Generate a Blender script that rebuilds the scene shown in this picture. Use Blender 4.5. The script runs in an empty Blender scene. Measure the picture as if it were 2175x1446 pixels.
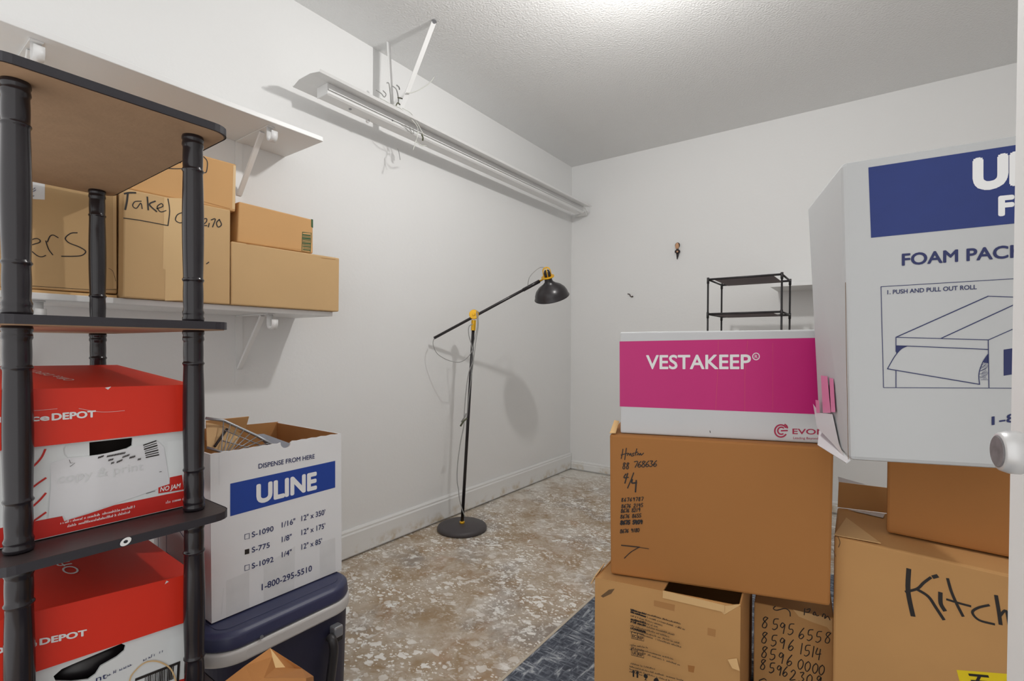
import bpy, bmesh, math, random
from mathutils import Vector, Matrix
random.seed(7)
S = bpy.context.scene
COL = S.collection
PI = math.pi

# ------------------------------------------------------------------ camera, world, light, exposure
W_, H_ = 2175, 1446
FPX, PPY = 1054.988, 746.56
YAW, PITCH, ROLL = math.radians(35.9253), math.radians(-0.6863), math.radians(0.2593)
EYE = Vector((1.9392, -3.475, 0.98))
_f = Vector((-math.sin(YAW)*math.cos(PITCH), math.cos(YAW)*math.cos(PITCH), math.sin(PITCH)))
_r0 = Vector((math.cos(YAW), math.sin(YAW), 0)); _u0 = _r0.cross(_f)
RT = math.cos(ROLL)*_r0 + math.sin(ROLL)*_u0
UP = -math.sin(ROLL)*_r0 + math.cos(ROLL)*_u0
FW = _f
cam = bpy.data.cameras.new('camera'); cam_o = bpy.data.objects.new('camera', cam); COL.objects.link(cam_o)
cam.sensor_width = 36; cam.lens = FPX/W_*36; cam.shift_y = (PPY-H_/2)/W_; cam.clip_start = .02
M = Matrix((RT, UP, -FW)).transposed().to_4x4(); M.translation = EYE; cam_o.matrix_world = M
S.camera = cam_o

CEIL = 2.395
LIGHT = Vector((1.33, -1.90, 2.20))
world = bpy.data.worlds.new('hall_light'); S.world = world; world.use_nodes = True
bg = world.node_tree.nodes['Background']; bg.inputs[0].default_value = (1.0, .992, .98, 1); bg.inputs[1].default_value = 1.16
BULB = 640
S.view_settings.view_transform = 'Standard'; S.view_settings.look = 'None'
S.view_settings.exposure = 0.22; S.view_settings.gamma = 1; S.view_settings.use_curve_mapping = False

# ------------------------------------------------------------------ turning a picture point into a point on a known plane
def ray(x, y): return (x-W_/2)/FPX*RT - (y-PPY)/FPX*UP + FW
def at_depth(x, y, d): return EYE + ray(x, y)*d
def on_plane(x, y, p0, n):
    d = ray(x, y); t = (Vector(p0)-EYE).dot(n)/d.dot(n); return EYE + d*t
def on_x(x, y, X): return on_plane(x, y, (X, 0, 0), Vector((1, 0, 0)))
def on_y(x, y, Y): return on_plane(x, y, (0, Y, 0), Vector((0, 1, 0)))
def on_z(x, y, Z): return on_plane(x, y, (0, 0, Z), Vector((0, 0, 1)))

# ------------------------------------------------------------------ materials
def srgb(r, g, b):
    f = lambda c: (c/255/12.92) if c/255 <= .04045 else ((c/255+.055)/1.055)**2.4
    return (f(r), f(g), f(b), 1)
def mat(name, c, rough=.6, metal=0, bump=0, bscale=60, var=0, vscale=4, spec=.5, emit=0, coat=0):
    m = bpy.data.materials.new(name); m.use_nodes = True
    nt = m.node_tree; b = nt.nodes['Principled BSDF']; L = nt.links.new
    b.inputs['Base Color'].default_value = c; b.inputs['Roughness'].default_value = rough
    b.inputs['Metallic'].default_value = metal; b.inputs['Specular IOR Level'].default_value = spec
    if coat: b.inputs['Coat Weight'].default_value = coat
    tc = nt.nodes.new('ShaderNodeTexCoord')
    if var:
        n = nt.nodes.new('ShaderNodeTexNoise'); n.inputs['Scale'].default_value = vscale; n.inputs['Detail'].default_value = 5
        L(tc.outputs['Object'], n.inputs['Vector'])
        mx = nt.nodes.new('ShaderNodeMix'); mx.data_type = 'RGBA'
        mx.inputs['A'].default_value = tuple(v*(1-var) for v in c[:3])+(1,); mx.inputs['B'].default_value = tuple(min(1, v*(1+var)) for v in c[:3])+(1,)
        L(n.outputs['Fac'], mx.inputs['Factor']); L(mx.outputs['Result'], b.inputs['Base Color'])
    if bump:
        n = nt.nodes.new('ShaderNodeTexNoise'); n.inputs['Scale'].default_value = bscale; n.inputs['Detail'].default_value = 3
        L(tc.outputs['Object'], n.inputs['Vector'])
        bp = nt.nodes.new('ShaderNodeBump'); bp.inputs['Strength'].default_value = bump; bp.inputs['Distance'].default_value = .004
        L(n.outputs['Fac'], bp.inputs['Height']); L(bp.outputs['Normal'], b.inputs['Normal'])
    if emit:
        b.inputs['Emission Color'].default_value = c; b.inputs['Emission Strength'].default_value = emit
    return m
M_wall = mat('white_wall_paint', (.80, .80, .795, 1), .75, bump=.12, bscale=70, var=.015, vscale=1.5)
M_ceil = mat('white_ceiling_texture', (.80, .80, .795, 1), .8, bump=.9, bscale=110)
M_trim = mat('white_trim_paint', (.78, .78, .77, 1), .5, var=.03, vscale=6)
M_white = mat('white_metal_paint', (.80, .80, .795, 1), .4, bump=.05, bscale=40)
M_card = mat('kraft_cardboard', srgb(200, 165, 118), .8, bump=.08, bscale=25, var=.06, vscale=5)
M_card_b = mat('brown_cardboard', srgb(170, 114, 58), .78, bump=.08, bscale=25, var=.05, vscale=4)
M_card_c = mat('worn_cardboard', srgb(196, 148, 92), .8, bump=.12, bscale=18, var=.09, vscale=6)
M_card_d = mat('pale_cardboard', srgb(216, 176, 122), .8, bump=.08, bscale=25, var=.06, vscale=5)
M_card_o = mat('orange_cardboard', srgb(204, 158, 104), .8, bump=.08, bscale=25, var=.05, vscale=5)
M_cardin = mat('cardboard_inside', srgb(178, 128, 76), .85, var=.08, vscale=8)
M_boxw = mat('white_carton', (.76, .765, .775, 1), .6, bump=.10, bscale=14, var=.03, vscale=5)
M_boxw2 = mat('white_carton_worn', (.72, .745, .75, 1), .6, bump=.12, bscale=12, var=.05, vscale=9)
M_red = mat('red_print', srgb(222, 46, 22), .5, bump=.06, bscale=18, var=.06, vscale=5)
M_redink = mat('red_ink', srgb(196, 34, 24), .55, var=.1, vscale=30)
M_white_ink = mat('white_ink', (.82, .82, .82, 1), .6)
M_blue = mat('blue_print', srgb(30, 66, 152), .5, var=.06, vscale=12)
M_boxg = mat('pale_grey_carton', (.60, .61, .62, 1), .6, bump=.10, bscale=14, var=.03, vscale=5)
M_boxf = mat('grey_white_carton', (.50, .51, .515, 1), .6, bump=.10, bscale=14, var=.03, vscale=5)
M_blue2 = mat('deep_blue_print', srgb(16, 42, 112), .5, var=.1, vscale=30)
M_navy = mat('navy_ink', srgb(34, 42, 92), .6)
M_mag = mat('magenta_print', srgb(196, 20, 116), .45, var=.05, vscale=6)
M_magink = mat('crimson_ink', srgb(170, 24, 70), .5)
M_black_ink = mat('black_marker', srgb(34, 28, 26), .6)
M_green_ink = mat('green_ink', srgb(40, 84, 44), .6)
M_tape = mat('clear_parcel_tape', srgb(216, 182, 132), .35)
M_tapew = mat('white_parcel_tape', (.70, .71, .73, 1), .3)
M_post = mat('dark_espresso_lacquer', (.013, .010, .013, 1), .2, spec=.5)
M_shelf = mat('espresso_board', (.032, .022, .022, 1), .42, bump=.05, bscale=90)
M_edge = mat('dark_edge_band', (.022, .02, .026, 1), .4)
M_mdf = mat('raw_fibreboard', srgb(176, 143, 112), .85, var=.12, vscale=22, bump=.1, bscale=120)
M_lampblk = mat('satin_black_metal', (.016, .013, .015, 1), .32, spec=.5)
M_lampbase = mat('charcoal_base', (.06, .052, .055, 1), .5)
M_brass = mat('brass', srgb(232, 178, 40), .3, metal=.45)
M_cord = mat('grey_cord', srgb(150, 150, 148), .6)
M_wire = mat('pale_wire', srgb(205, 206, 200), .6)
M_darkwire = mat('dark_connector', srgb(88, 90, 70), .6)
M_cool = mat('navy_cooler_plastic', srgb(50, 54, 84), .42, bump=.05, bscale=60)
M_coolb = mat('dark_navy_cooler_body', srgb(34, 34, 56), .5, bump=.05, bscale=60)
M_gasket = mat('pale_grey_band', srgb(196, 194, 192), .4)
M_handle = mat('black_handle', (.02, .018, .02, 1), .4)
M_steel = mat('grey_steel', srgb(150, 152, 156), .35, metal=.6)
M_tray = mat('grey_plastic_tray', srgb(130, 134, 144), .5)
M_kraft = mat('kraft_paper', srgb(172, 116, 62), .75, bump=.25, bscale=12, var=.06, vscale=9)
M_kraft_l = mat('kraft_paper_lit_fold', srgb(226, 190, 134), .75)
M_rackm = mat('black_rack_tube', (.02, .018, .02, 1), .5)
M_rackf = mat('grey_rack_fabric', srgb(128, 118, 120), .9, bump=.2, bscale=200)
M_dark = mat('dark_hollow', (.02, .014, .012, 1), .8)
M_smudge = mat('dark_smudge_metal', (.16, .15, .155, 1), .4, var=.7, vscale=90)
M_knob = mat('brushed_nickel', (.62, .62, .62, 1), .35, metal=.35, var=.06, vscale=60)
M_yel = mat('yellow_label', srgb(236, 208, 20), .5)
M_skin = mat('painted_face', srgb(206, 158, 122), .6)
M_hair = mat('painted_brown', srgb(62, 44, 34), .6)
M_fig = mat('painted_dark_clothes', srgb(44, 34, 36), .6)
M_paper = mat('white_paper', (.72, .72, .74, 1), .7, bump=.1, bscale=20)
M_bulb = mat('warm_bulb_glass', (1, .985, .96, 1), .3, emit=BULB)
M_porc = mat('white_porcelain', (.8, .8, .78, 1), .3)

def floor_material():
    m = bpy.data.materials.new('bare_concrete_with_glue_residue'); m.use_nodes = True
    nt = m.node_tree; N = nt.nodes.new; L = nt.links.new; b = nt.nodes['Principled BSDF']
    geo = N('ShaderNodeNewGeometry')
    class tc: outputs = {'Object': geo.outputs['Position']}
    def noise(scale, det=5, rough=.55, dist=0):
        n = N('ShaderNodeTexNoise'); n.inputs['Scale'].default_value = scale; n.inputs['Detail'].default_value = det
        n.inputs['Roughness'].default_value = rough; n.inputs['Distortion'].default_value = dist
        L(tc.outputs['Object'], n.inputs['Vector']); return n.outputs['Fac']
    def ramp(sock, a, bb):
        r = N('ShaderNodeMapRange'); r.inputs['From Min'].default_value = a; r.inputs['From Max'].default_value = bb
        L(sock, r.inputs['Value']); return r.outputs['Result']
    def mix(f, A, B):
        x = N('ShaderNodeMix'); x.data_type = 'RGBA'
        for k, v in (('Factor', f), ('A', A), ('B', B)):
            if isinstance(v, (tuple, float, int)): x.inputs[k].default_value = v
            else: L(v, x.inputs[k])
        return x.outputs['Result']
    def mul(a, c, op='MULTIPLY'):
        x = N('ShaderNodeMath'); x.operation = op; x.use_clamp = True
        for i, v in enumerate((a, c)):
            if isinstance(v, (float, int)): x.inputs[i].default_value = v
            else: L(v, x.inputs[i])
        return x.outputs[0]
    c = mix(ramp(noise(7, 7, .65, .6), .35, .66), srgb(158, 134, 104), srgb(194, 182, 166))
    c = mix(mul(ramp(noise(3.1, 5, .6, .4), .50, .66), .75), c, srgb(142, 134, 128))
    c = mix(mul(ramp(noise(4.6, 6, .65, 1.0), .54, .70), .65), c, srgb(150, 112, 70))
    c = mix(mul(ramp(noise(2.3, 4, .6, .7), .60, .72), .6), c, srgb(176, 140, 110))
    c = mix(mul(ramp(noise(38, 5, .7), .60, .72), .5), c, srgb(104, 88, 72))
    c = mix(mul(ramp(noise(9, 5, .7, .5), .56, .72), .55), c, srgb(222, 218, 212))
    # flakes of white paint and dried glue
    dens = ramp(noise(3.4, 4, .6), .36, .58)
    nv = N('ShaderNodeTexNoise'); nv.inputs['Scale'].default_value = 26; nv.inputs['Detail'].default_value = 4; L(tc.outputs['Object'], nv.inputs['Vector'])
    fls = []
    for sc, amt, lo, rot, sx_, sy_ in ((34, .055, .30, .6, .75, 1.15), (62, .035, .40, .3, .8, 1.2), (110, .02, .45, .9, .8, 1.1)):
        v = N('ShaderNodeTexVoronoi'); v.inputs['Scale'].default_value = sc
        mp = N('ShaderNodeMapping'); mp.inputs['Rotation'].default_value = (0, 0, rot); mp.inputs['Scale'].default_value = (sx_, sy_, 1)
        add = N('ShaderNodeVectorMath'); add.operation = 'MULTIPLY_ADD'; add.inputs[1].default_value = (amt, amt, 0)
        L(nv.outputs['Color'], add.inputs[0]); L(tc.outputs['Object'], add.inputs[2]); L(add.outputs[0], mp.inputs['Vector']); L(mp.outputs[0], v.inputs['Vector'])
        sep = N('ShaderNodeSeparateColor'); L(v.outputs['Color'], sep.inputs[0])
        size = mul(ramp(sep.outputs[0], lo, 1.0), .56)
        fls.append(mul(ramp(mul(size, v.outputs['Distance'], 'SUBTRACT'), .01, .08), dens))
    c = mix(mul(ramp(noise(5.2, 8, .72, .6), .50, .68), .62), c, srgb(214, 208, 200))
    w = mul(ramp(noise(21, 8, .74, .4), .535, .60), ramp(noise(3.1, 4, .6, .3), .44, .58))
    c = mix(mul(w, .85), c, srgb(236, 235, 231))
    fl = mul(mul(fls[0], fls[1], 'MAXIMUM'), fls[2], 'MAXIMUM')
    c = mix(mul(fl, .95), c, srgb(240, 237, 232))
    w3 = mul(ramp(noise(9.5, 6, .7, .2), .61, .63), ramp(noise(1.9, 3, .5), .46, .54))
    c = mix(w3, c, srgb(238, 238, 235))
    dk = mul(ramp(noise(55, 4, .7), .63, .70), ramp(noise(4, 3), .48, .58))
    c = mix(mul(dk, .7), c, srgb(92, 76, 60))
    # strip of old paint left beside the two walls
    sx = N('ShaderNodeSeparateXYZ'); L(tc.outputs['Object'], sx.inputs[0])
    near_back = mul(ramp(sx.outputs[1], -.42, -.05), ramp(noise(6, 6, .7), .36, .56))
    near_left = mul(mul(ramp(sx.outputs[0], .30, .06), ramp(sx.outputs[1], -1.55, -.7)), ramp(noise(7, 6, .7), .36, .54))
    c = mix(mul(mul(near_back, near_left, 'ADD'), .8), c, srgb(224, 220, 212))
    L(c, b.inputs['Base Color'])
    b.inputs['Roughness'].default_value = .62; b.inputs['Specular IOR Level'].default_value = .35
    bp = N('ShaderNodeBump'); bp.inputs['Strength'].default_value = .35; bp.inputs['Distance'].default_value = .004
    L(mul(fl, noise(60, 4), 'ADD'), bp.inputs['Height']); L(bp.outputs['Normal'], b.inputs['Normal'])
    return m
def rug_material():
    m = bpy.data.materials.new('charcoal_streaked_weave'); m.use_nodes = True
    nt = m.node_tree; N = nt.nodes.new; L = nt.links.new; b = nt.nodes['Principled BSDF']
    tc = N('ShaderNodeTexCoord')
    def nz(scale3, s, det=4, rot=0):
        mp = N('ShaderNodeMapping'); mp.inputs['Scale'].default_value = scale3; mp.inputs['Rotation'].default_value = (0, 0, rot); L(tc.outputs['Object'], mp.inputs['Vector'])
        n = N('ShaderNodeTexNoise'); n.inputs['Scale'].default_value = s; n.inputs['Detail'].default_value = det; n.inputs['Roughness'].default_value = .65; n.inputs['Distortion'].default_value = .6
        L(mp.outputs[0], n.inputs['Vector']); return n.outputs['Fac']
    r = N('ShaderNodeValToRGB'); e = r.color_ramp.elements
    e[0].position = .36; e[0].color = srgb(44, 48, 58); e[1].position = .70; e[1].color = srgb(186, 190, 194)
    x = e.new(.50); x.color = srgb(74, 80, 92); x = e.new(.58); x.color = srgb(112, 118, 128)
    mm = N('ShaderNodeMath'); mm.operation = 'MAXIMUM'
    L(nz((1, 4.5, 1), 16), mm.inputs[0]); L(nz((4.2, 1, 1), 15, 4, .25), mm.inputs[1])
    L(mm.outputs[0], r.inputs[0]); L(r.outputs[0], b.inputs['Base Color']); b.inputs['Roughness'].default_value = .9
    bp = N('ShaderNodeBump'); bp.inputs['Strength'].default_value = .4; bp.inputs['Distance'].default_value = .003
    L(nz((1, 1, 1), 160), bp.inputs['Height']); L(bp.outputs['Normal'], b.inputs['Normal'])
    return m
def baseboard_material():
    m = mat('stained_white_baseboard', (.78, .78, .77, 1), .5)
    nt = m.node_tree; N = nt.nodes.new; L = nt.links.new; b = nt.nodes['Principled BSDF']
    tc = N('ShaderNodeTexCoord'); n = N('ShaderNodeTexNoise'); n.inputs['Scale'].default_value = 9; n.inputs['Detail'].default_value = 7; n.inputs['Roughness'].default_value = .7
    L(tc.outputs['Object'], n.inputs['Vector'])
    s = N('ShaderNodeSeparateXYZ'); L(tc.outputs['Object'], s.inputs[0])
    a = N('ShaderNodeMapRange'); a.inputs['From Min'].default_value = .06; a.inputs['From Max'].default_value = .012; L(s.outputs[2], a.inputs['Value'])
    r = N('ShaderNodeMapRange'); r.inputs['From Min'].default_value = .50; r.inputs['From Max'].default_value = .72; L(n.outputs['Fac'], r.inputs['Value'])
    mu = N('ShaderNodeMath'); mu.operation = 'MULTIPLY'; L(a.outputs[0], mu.inputs[0]); L(r.outputs[0], mu.inputs[1])
    mx = N('ShaderNodeMix'); mx.data_type = 'RGBA'; mx.inputs['A'].default_value = (.78, .78, .77, 1); mx.inputs['B'].default_value = srgb(176, 148, 92)
    L(mu.outputs[0], mx.inputs['Factor']); L(mx.outputs['Result'], b.inputs['Base Color'])
    return m
M_floor = floor_material(); M_rug = rug_material(); M_base = baseboard_material()

# ------------------------------------------------------------------ mesh helpers
def tag(o, label=None, cat=None, group=None, kind=None):
    if label: o['label'] = label
    if cat: o['category'] = cat
    if group: o['group'] = group
    if kind: o['kind'] = kind
    return o
def world_loc(o):
    v = Vector((0, 0, 0))
    while o: v = v + o.location; o = o.parent
    return v
def empty(name, loc):
    o = bpy.data.objects.new(name, None); o.empty_display_size = .05; COL.objects.link(o); o.location = loc; return o
def obj(name, verts, faces, m, parent=None, bevel=0, smooth=False, seg=2, solid=0, sub=0, recalc=True):
    vs = [Vector(v) for v in verts]
    lo = Vector([min(v[i] for v in vs) for i in range(3)]); hi = Vector([max(v[i] for v in vs) for i in range(3)])
    c = Vector(((lo.x+hi.x)/2, (lo.y+hi.y)/2, lo.z))
    me = bpy.data.meshes.new(name); me.from_pydata([tuple(v-c) for v in vs], [], faces)
    if recalc:
        bm = bmesh.new(); bm.from_mesh(me); bmesh.ops.recalc_face_normals(bm, faces=bm.faces[:]); bm.to_mesh(me); bm.free()
    if isinstance(m, (list, tuple)):
        for k in m: me.materials.append(k)
    else: me.materials.append(m)
    if smooth:
        for p in me.polygons: p.use_smooth = True
    o = bpy.data.objects.new(name, me); COL.objects.link(o)
    if parent: o.parent = parent; o.location = c - world_loc(parent)
    else: o.location = c
    if solid: md = o.modifiers.new('thickness', 'SOLIDIFY'); md.thickness = solid; md.offset = -1
    if bevel: md = o.modifiers.new('bevel', 'BEVEL'); md.width = bevel; md.segments = seg; md.limit_method = 'ANGLE'
    if sub: md = o.modifiers.new('sub', 'SUBSURF'); md.levels = sub; md.render_levels = sub
    return o
class MB:
    def __init__(s): s.v = []; s.f = []
    def add(s, v, f):
        k = len(s.v); s.v += [Vector(p) for p in v]; s.f += [tuple(i+k for i in q) for q in f]; return s
    def box(s, x0, x1, y0, y1, z0, z1):
        return s.add([(x0, y0, z0), (x1, y0, z0), (x1, y1, z0), (x0, y1, z0), (x0, y0, z1), (x1, y0, z1), (x1, y1, z1), (x0, y1, z1)], BOXF)
    def bar(s, a, b, w, t, side):          # rectangular bar from a to b; w along side, t across
        a = Vector(a); b = Vector(b); d = (b-a).normalized(); sd = Vector(side); sd = (sd-d*sd.dot(d)).normalized(); n = d.cross(sd)
        q = []
        for p in (a, b): q += [p+sd*w/2+n*t/2, p-sd*w/2+n*t/2, p-sd*w/2-n*t/2, p+sd*w/2-n*t/2]
        return s.add(q, BOXF)
    def tube(s, pts, r, seg=8, caps=True):
        pts = [Vector(p) for p in pts]; n = len(pts); rs = r if isinstance(r, (list, tuple)) else [r]*n
        ref = None; rings = []
        for i, p in enumerate(pts):
            d = (pts[min(i+1, n-1)]-pts[max(i-1, 0)]).normalized()
            if ref is None: ref = Vector((0, 0, 1)) if abs(d.z) < .9 else Vector((1, 0, 0))
            a = (ref-d*ref.dot(d)).normalized(); ref = a; b = d.cross(a)
            rings.append([p+(a*math.cos(2*PI*k/seg)+b*math.sin(2*PI*k/seg))*rs[i] for k in range(seg)])
        v = [q for g in rings for q in g]; f = []
        for i in range(n-1):
            for k in range(seg): f.append((i*seg+k, i*seg+(k+1) % seg, (i+1)*seg+(k+1) % seg, (i+1)*seg+k))
        if caps: f.append(tuple(range(seg))[::-1]); f.append(tuple((n-1)*seg+k for k in range(seg)))
        return s.add(v, f)
    def lathe(s, prof, org=(0, 0, 0), axis=(0, 0, 1), seg=24, caps=True):   # prof: (radius, distance along axis)
        org = Vector(org); ax = Vector(axis).normalized(); a = (Vector((1, 0, 0)) if abs(ax.x) < .9 else Vector((0, 1, 0))); a = (a-ax*a.dot(ax)).normalized(); b = ax.cross(a)
        v = []; f = []
        for r, h in prof:
            for k in range(seg): v.append(org+ax*h+(a*math.cos(2*PI*k/seg)+b*math.sin(2*PI*k/seg))*r)
        n = len(prof)
        for i in range(n-1):
            for k in range(seg): f.append((i*seg+k, i*seg+(k+1) % seg, (i+1)*seg+(k+1) % seg, (i+1)*seg+k))
        if caps: f.append(tuple(range(seg))[::-1]); f.append(tuple((n-1)*seg+k for k in range(seg)))
        return s.add(v, f)
    def build(s, name, m, parent=None, **k): return obj(name, s.v, s.f, m, parent, **k)
BOXF = [(0, 3, 2, 1), (4, 5, 6, 7), (0, 1, 5, 4), (1, 2, 6, 5), (2, 3, 7, 6), (3, 0, 4, 7)]
def smooth_path(pts, n=6):
    pts = [Vector(p) for p in pts]
    out = []
    for i in range(len(pts)-1):
        p0 = pts[max(i-1, 0)]; p1 = pts[i]; p2 = pts[i+1]; p3 = pts[min(i+2, len(pts)-1)]
        for k in range(n):
            t = k/n
            out.append(.5*((2*p1)+(p2-p0)*t+(2*p0-5*p1+4*p2-p3)*t*t+(3*p1-p0-3*p2+p3)*t**3))
    out.append(pts[-1]); return out

# ------------------------------------------------------------------ flat faces that carry print
class Face:
    def __init__(s, p0, n): s.p0 = Vector(p0); s.n = Vector(n).normalized()
    def px(s, x, y, off=0): return on_plane(x, y, s.p0, s.n)+s.n*off
LAYER = .0004
def crop(x0, y0, k): return lambda x, y: (x0+x/k, y0+y/k)
ID = lambda x, y: (x, y)
def patch(face, pts, name, m, parent, off=1, cr=ID, zmin=-9, ymin=-9, ymax=9):       # a printed area: thin flat polygon
    v = [face.px(*cr(*p), off=LAYER*off) for p in pts]
    for q in v: q.z = max(q.z, zmin); q.y = min(max(q.y, ymin), ymax)
    return obj(name, v, [tuple(range(len(v)))], m, parent, recalc=False)
def fix_normals(o, n):
    me = o.data
    for p in me.polygons:
        if p.normal.dot(n) < 0: p.flip()
def strokes(face, lines, name, m, parent, wpx=3, off=2, cr=ID, smooth=True):   # pen strokes as flat ribbons
    ribs = []; k = 0
    for ln in lines:
        w = wpx
        if isinstance(ln[0], (int, float)): w = ln[0]; ln = ln[1:]
        P = [face.px(*cr(*p), off=LAYER*(off+.05*k)) for p in ln]; k += 1
        if smooth and len(P) > 2: P = smooth_path(P, 5)
        ctr = cr(*ln[0]); scale = (face.px(ctr[0]+1, ctr[1])-face.px(*ctr)).length
        hw = w*scale/2; v = []
        for i, p in enumerate(P):
            d = (P[min(i+1, len(P)-1)]-P[max(i-1, 0)])
            if d.length < 1e-9: d = Vector((0, 0, 1))
            s = d.normalized().cross(face.n).normalized()*hw
            e = d.normalized()*hw*.6 if i == len(P)-1 else (-d.normalized()*hw*.6 if i == 0 else Vector((0, 0, 0)))
            v += [p+s+e, p-s+e]
        ribs.append((v, [(2*i, 2*i+1, 2*i+3, 2*i+2) for i in range(len(P)-1)]))
    # strokes lying close together form one piece of writing, strokes far apart another
    box = [[(min(p[i] for p in v), max(p[i] for p in v)) for i in range(3)] for v, _ in ribs]
    size = [max(b-a for a, b in q) for q in box]; grp = list(range(len(ribs)))
    for i in range(len(ribs)):
        for j in range(i):
            gap = math.sqrt(sum(max(0, box[i][a][0]-box[j][a][1], box[j][a][0]-box[i][a][1])**2 for a in range(3)))
            if grp[i] != grp[j] and gap <= max(.018, .48*max(size[i], size[j])):
                g, h = grp[i], grp[j]; grp = [h if q == g else q for q in grp]
    for g in sorted(set(grp)):
        mb = MB()
        for i, (v, f) in enumerate(ribs):
            if grp[i] == g: mb.add(v, f)
        o = mb.build(name, m, parent, recalc=False); fix_normals(o, face.n)
    return o
_tcache = {}
def text_mesh(body, bold=0, shear=0):
    key = (body, bold, shear)
    if key in _tcache: return _tcache[key]
    cu = bpy.data.curves.new('t', 'FONT'); cu.body = body; cu.size = 1; cu.offset = bold; cu.shear = shear; cu.resolution_u = 4
    o = bpy.data.objects.new('t', cu); COL.objects.link(o)
    dg = bpy.context.evaluated_depsgraph_get(); dg.update()
    me = bpy.data.meshes.new_from_object(o.evaluated_get(dg))
    v = [tuple(x.co) for x in me.vertices]; f = [tuple(p.vertices) for p in me.polygons]
    bpy.data.objects.remove(o); bpy.data.curves.remove(cu); bpy.data.meshes.remove(me)
    _tcache[key] = (v, f); return v, f
CAP = .729
def text(face, body, start, end, cap, m, parent, bold=0, off=2, cr=ID, fit=None, shear=0, name='lettering', kcap=1, up=None):
    v, f = text_mesh(body, 0, shear)
    fv = text_mesh(fit, 0, shear)[0] if fit else v; x0 = min(p[0] for p in v)
    w = max(p[0] for p in fv)-x0
    A = face.px(*cr(*start), off=LAYER*off); B = face.px(*cr(*end), off=LAYER*off)
    U = up if up else (start[0], start[1]-cap)
    T = face.px(*cr(*U), off=LAYER*off)
    mb = MB()
    offs = [(0, 0)]+([(bold*math.cos(k*PI/4), bold*math.sin(k*PI/4)) for k in range(8)] if bold else [])
    for i, (dx, dy) in enumerate(offs): mb.add([A+(B-A)*((p[0]+dx-x0)/w)+(T-A)*((p[1]+dy)/CAP)+face.n*(i*.00002) for p in v], f)
    o = obj(name, mb.v, mb.f, m, parent, recalc=False); fix_normals(o, face.n); return o
DIG = {'0': [[(.5, 1), (.1, .75), (.1, .3), (.45, 0), (.85, .3), (.85, .75), (.5, 1)]], '1': [[(.5, 1), (.45, 0)]], '2': [[(.1, .8), (.45, 1), (.8, .75), (.45, .3), (.05, 0), (.9, .03)]],
       '3': [[(.1, .95), (.7, .95), (.4, .55), (.8, .3), (.4, 0), (.05, .12)]], '4': [[(.25, 1), (.1, .45), (.85, .45)], [(.7, .9), (.62, -.1)]], '5': [[(.85, 1), (.25, .97), (.2, .55), (.7, .5), (.8, .2), (.4, 0), (.1, .1)]],
       '6': [[(.7, 1), (.25, .6), (.1, .2), (.45, 0), (.8, .25), (.5, .45), (.15, .25)]], '7': [[(.05, .95), (.85, .98), (.4, 0)]],
       '8': [[(.8, .9), (.4, 1), (.15, .75), (.75, .35), (.6, 0), (.15, .08), (.2, .4), (.8, .9)]], '9': [[(.8, .8), (.4, 1), (.15, .72), (.5, .55), (.8, .85), (.7, 0)]]}
def digits(s, start, step, h, wr=.75):     # handwritten digits as stroke lists, image units, y down
    out = []; x, y = start
    for ch in s:
        if ch in DIG:
            for st in DIG[ch]: out.append([(x+px*h*wr+(py-.5)*h*.12, y-py*h) for px, py in st])
        x += step[0]; y += step[1]
    return out

def hexa(name, front, depth, m, parent=None, omit=(), bevel=.003, solid=0, back=None):
    # front: TL TR BR BL; depth: vector to the back
    f = [Vector(p) for p in front]; b = [Vector(p) for p in back] if back else [p+Vector(depth) for p in f]
    F = {'front': (0, 3, 2, 1), 'back': (4, 5, 6, 7), 'top': (0, 1, 5, 4), 'right': (1, 2, 6, 5), 'bottom': (2, 3, 7, 6), 'left': (3, 0, 4, 7)}
    return obj(name, f+b, [q for k, q in F.items() if k not in omit], m, parent, bevel=bevel if not solid else 0, solid=solid)
def plate(face, outer, holes, name, m, parent, thick=.004, cr=ID):   # panel with cut-outs
    o0 = face.px(*cr(*outer[0])); ux = Vector((0, 0, 1)).cross(face.n).normalized(); uz = Vector((0, 0, 1))
    cu = bpy.data.curves.new('p', 'CURVE'); cu.dimensions = '2D'; cu.fill_mode = 'BOTH'; cu.extrude = thick/2
    for lp in [outer]+holes:
        sp = cu.splines.new('POLY'); sp.points.add(len(lp)-1); sp.use_cyclic_u = True
        for i, p in enumerate(lp):
            q = face.px(*cr(*p))-o0; sp.points[i].co = (q.dot(ux), q.dot(uz), 0, 1)
    o = bpy.data.objects.new('p', cu); COL.objects.link(o)
    dg = bpy.context.evaluated_depsgraph_get(); dg.update(); me = bpy.data.meshes.new_from_object(o.evaluated_get(dg))
    V = [o0+ux*v.co.x+uz*v.co.y+face.n*(v.co.z-thick/2) for v in me.vertices]; F = [tuple(p.vertices) for p in me.polygons]
    bpy.data.objects.remove(o); bpy.data.curves.remove(cu); bpy.data.meshes.remove(me)
    return obj(name, V, F, m, parent)
def rrect(x0, x1, y0, y1, r, seg=10):
    out = []
    for cx, cy, a0 in ((x1-r, y1-r, 0), (x0+r, y1-r, 90), (x0+r, y0+r, 180), (x1-r, y0+r, 270)):
        for k in range(seg+1): a = math.radians(a0+90*k/seg); out.append((cx+r*math.cos(a), cy+r*math.sin(a)))
    return out
def loft(rings, caps=True):      # list of closed rings of equal count
    n = len(rings[0]); v = [p for r in rings for p in r]; f = []
    for i in range(len(rings)-1):
        for k in range(n): f.append((i*n+k, i*n+(k+1) % n, (i+1)*n+(k+1) % n, (i+1)*n+k))
    if caps: f += [tuple(range(n))[::-1], tuple((len(rings)-1)*n+k for k in range(n))]
    return v, f
def struct(o): o['kind'] = 'structure'; return o

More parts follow.
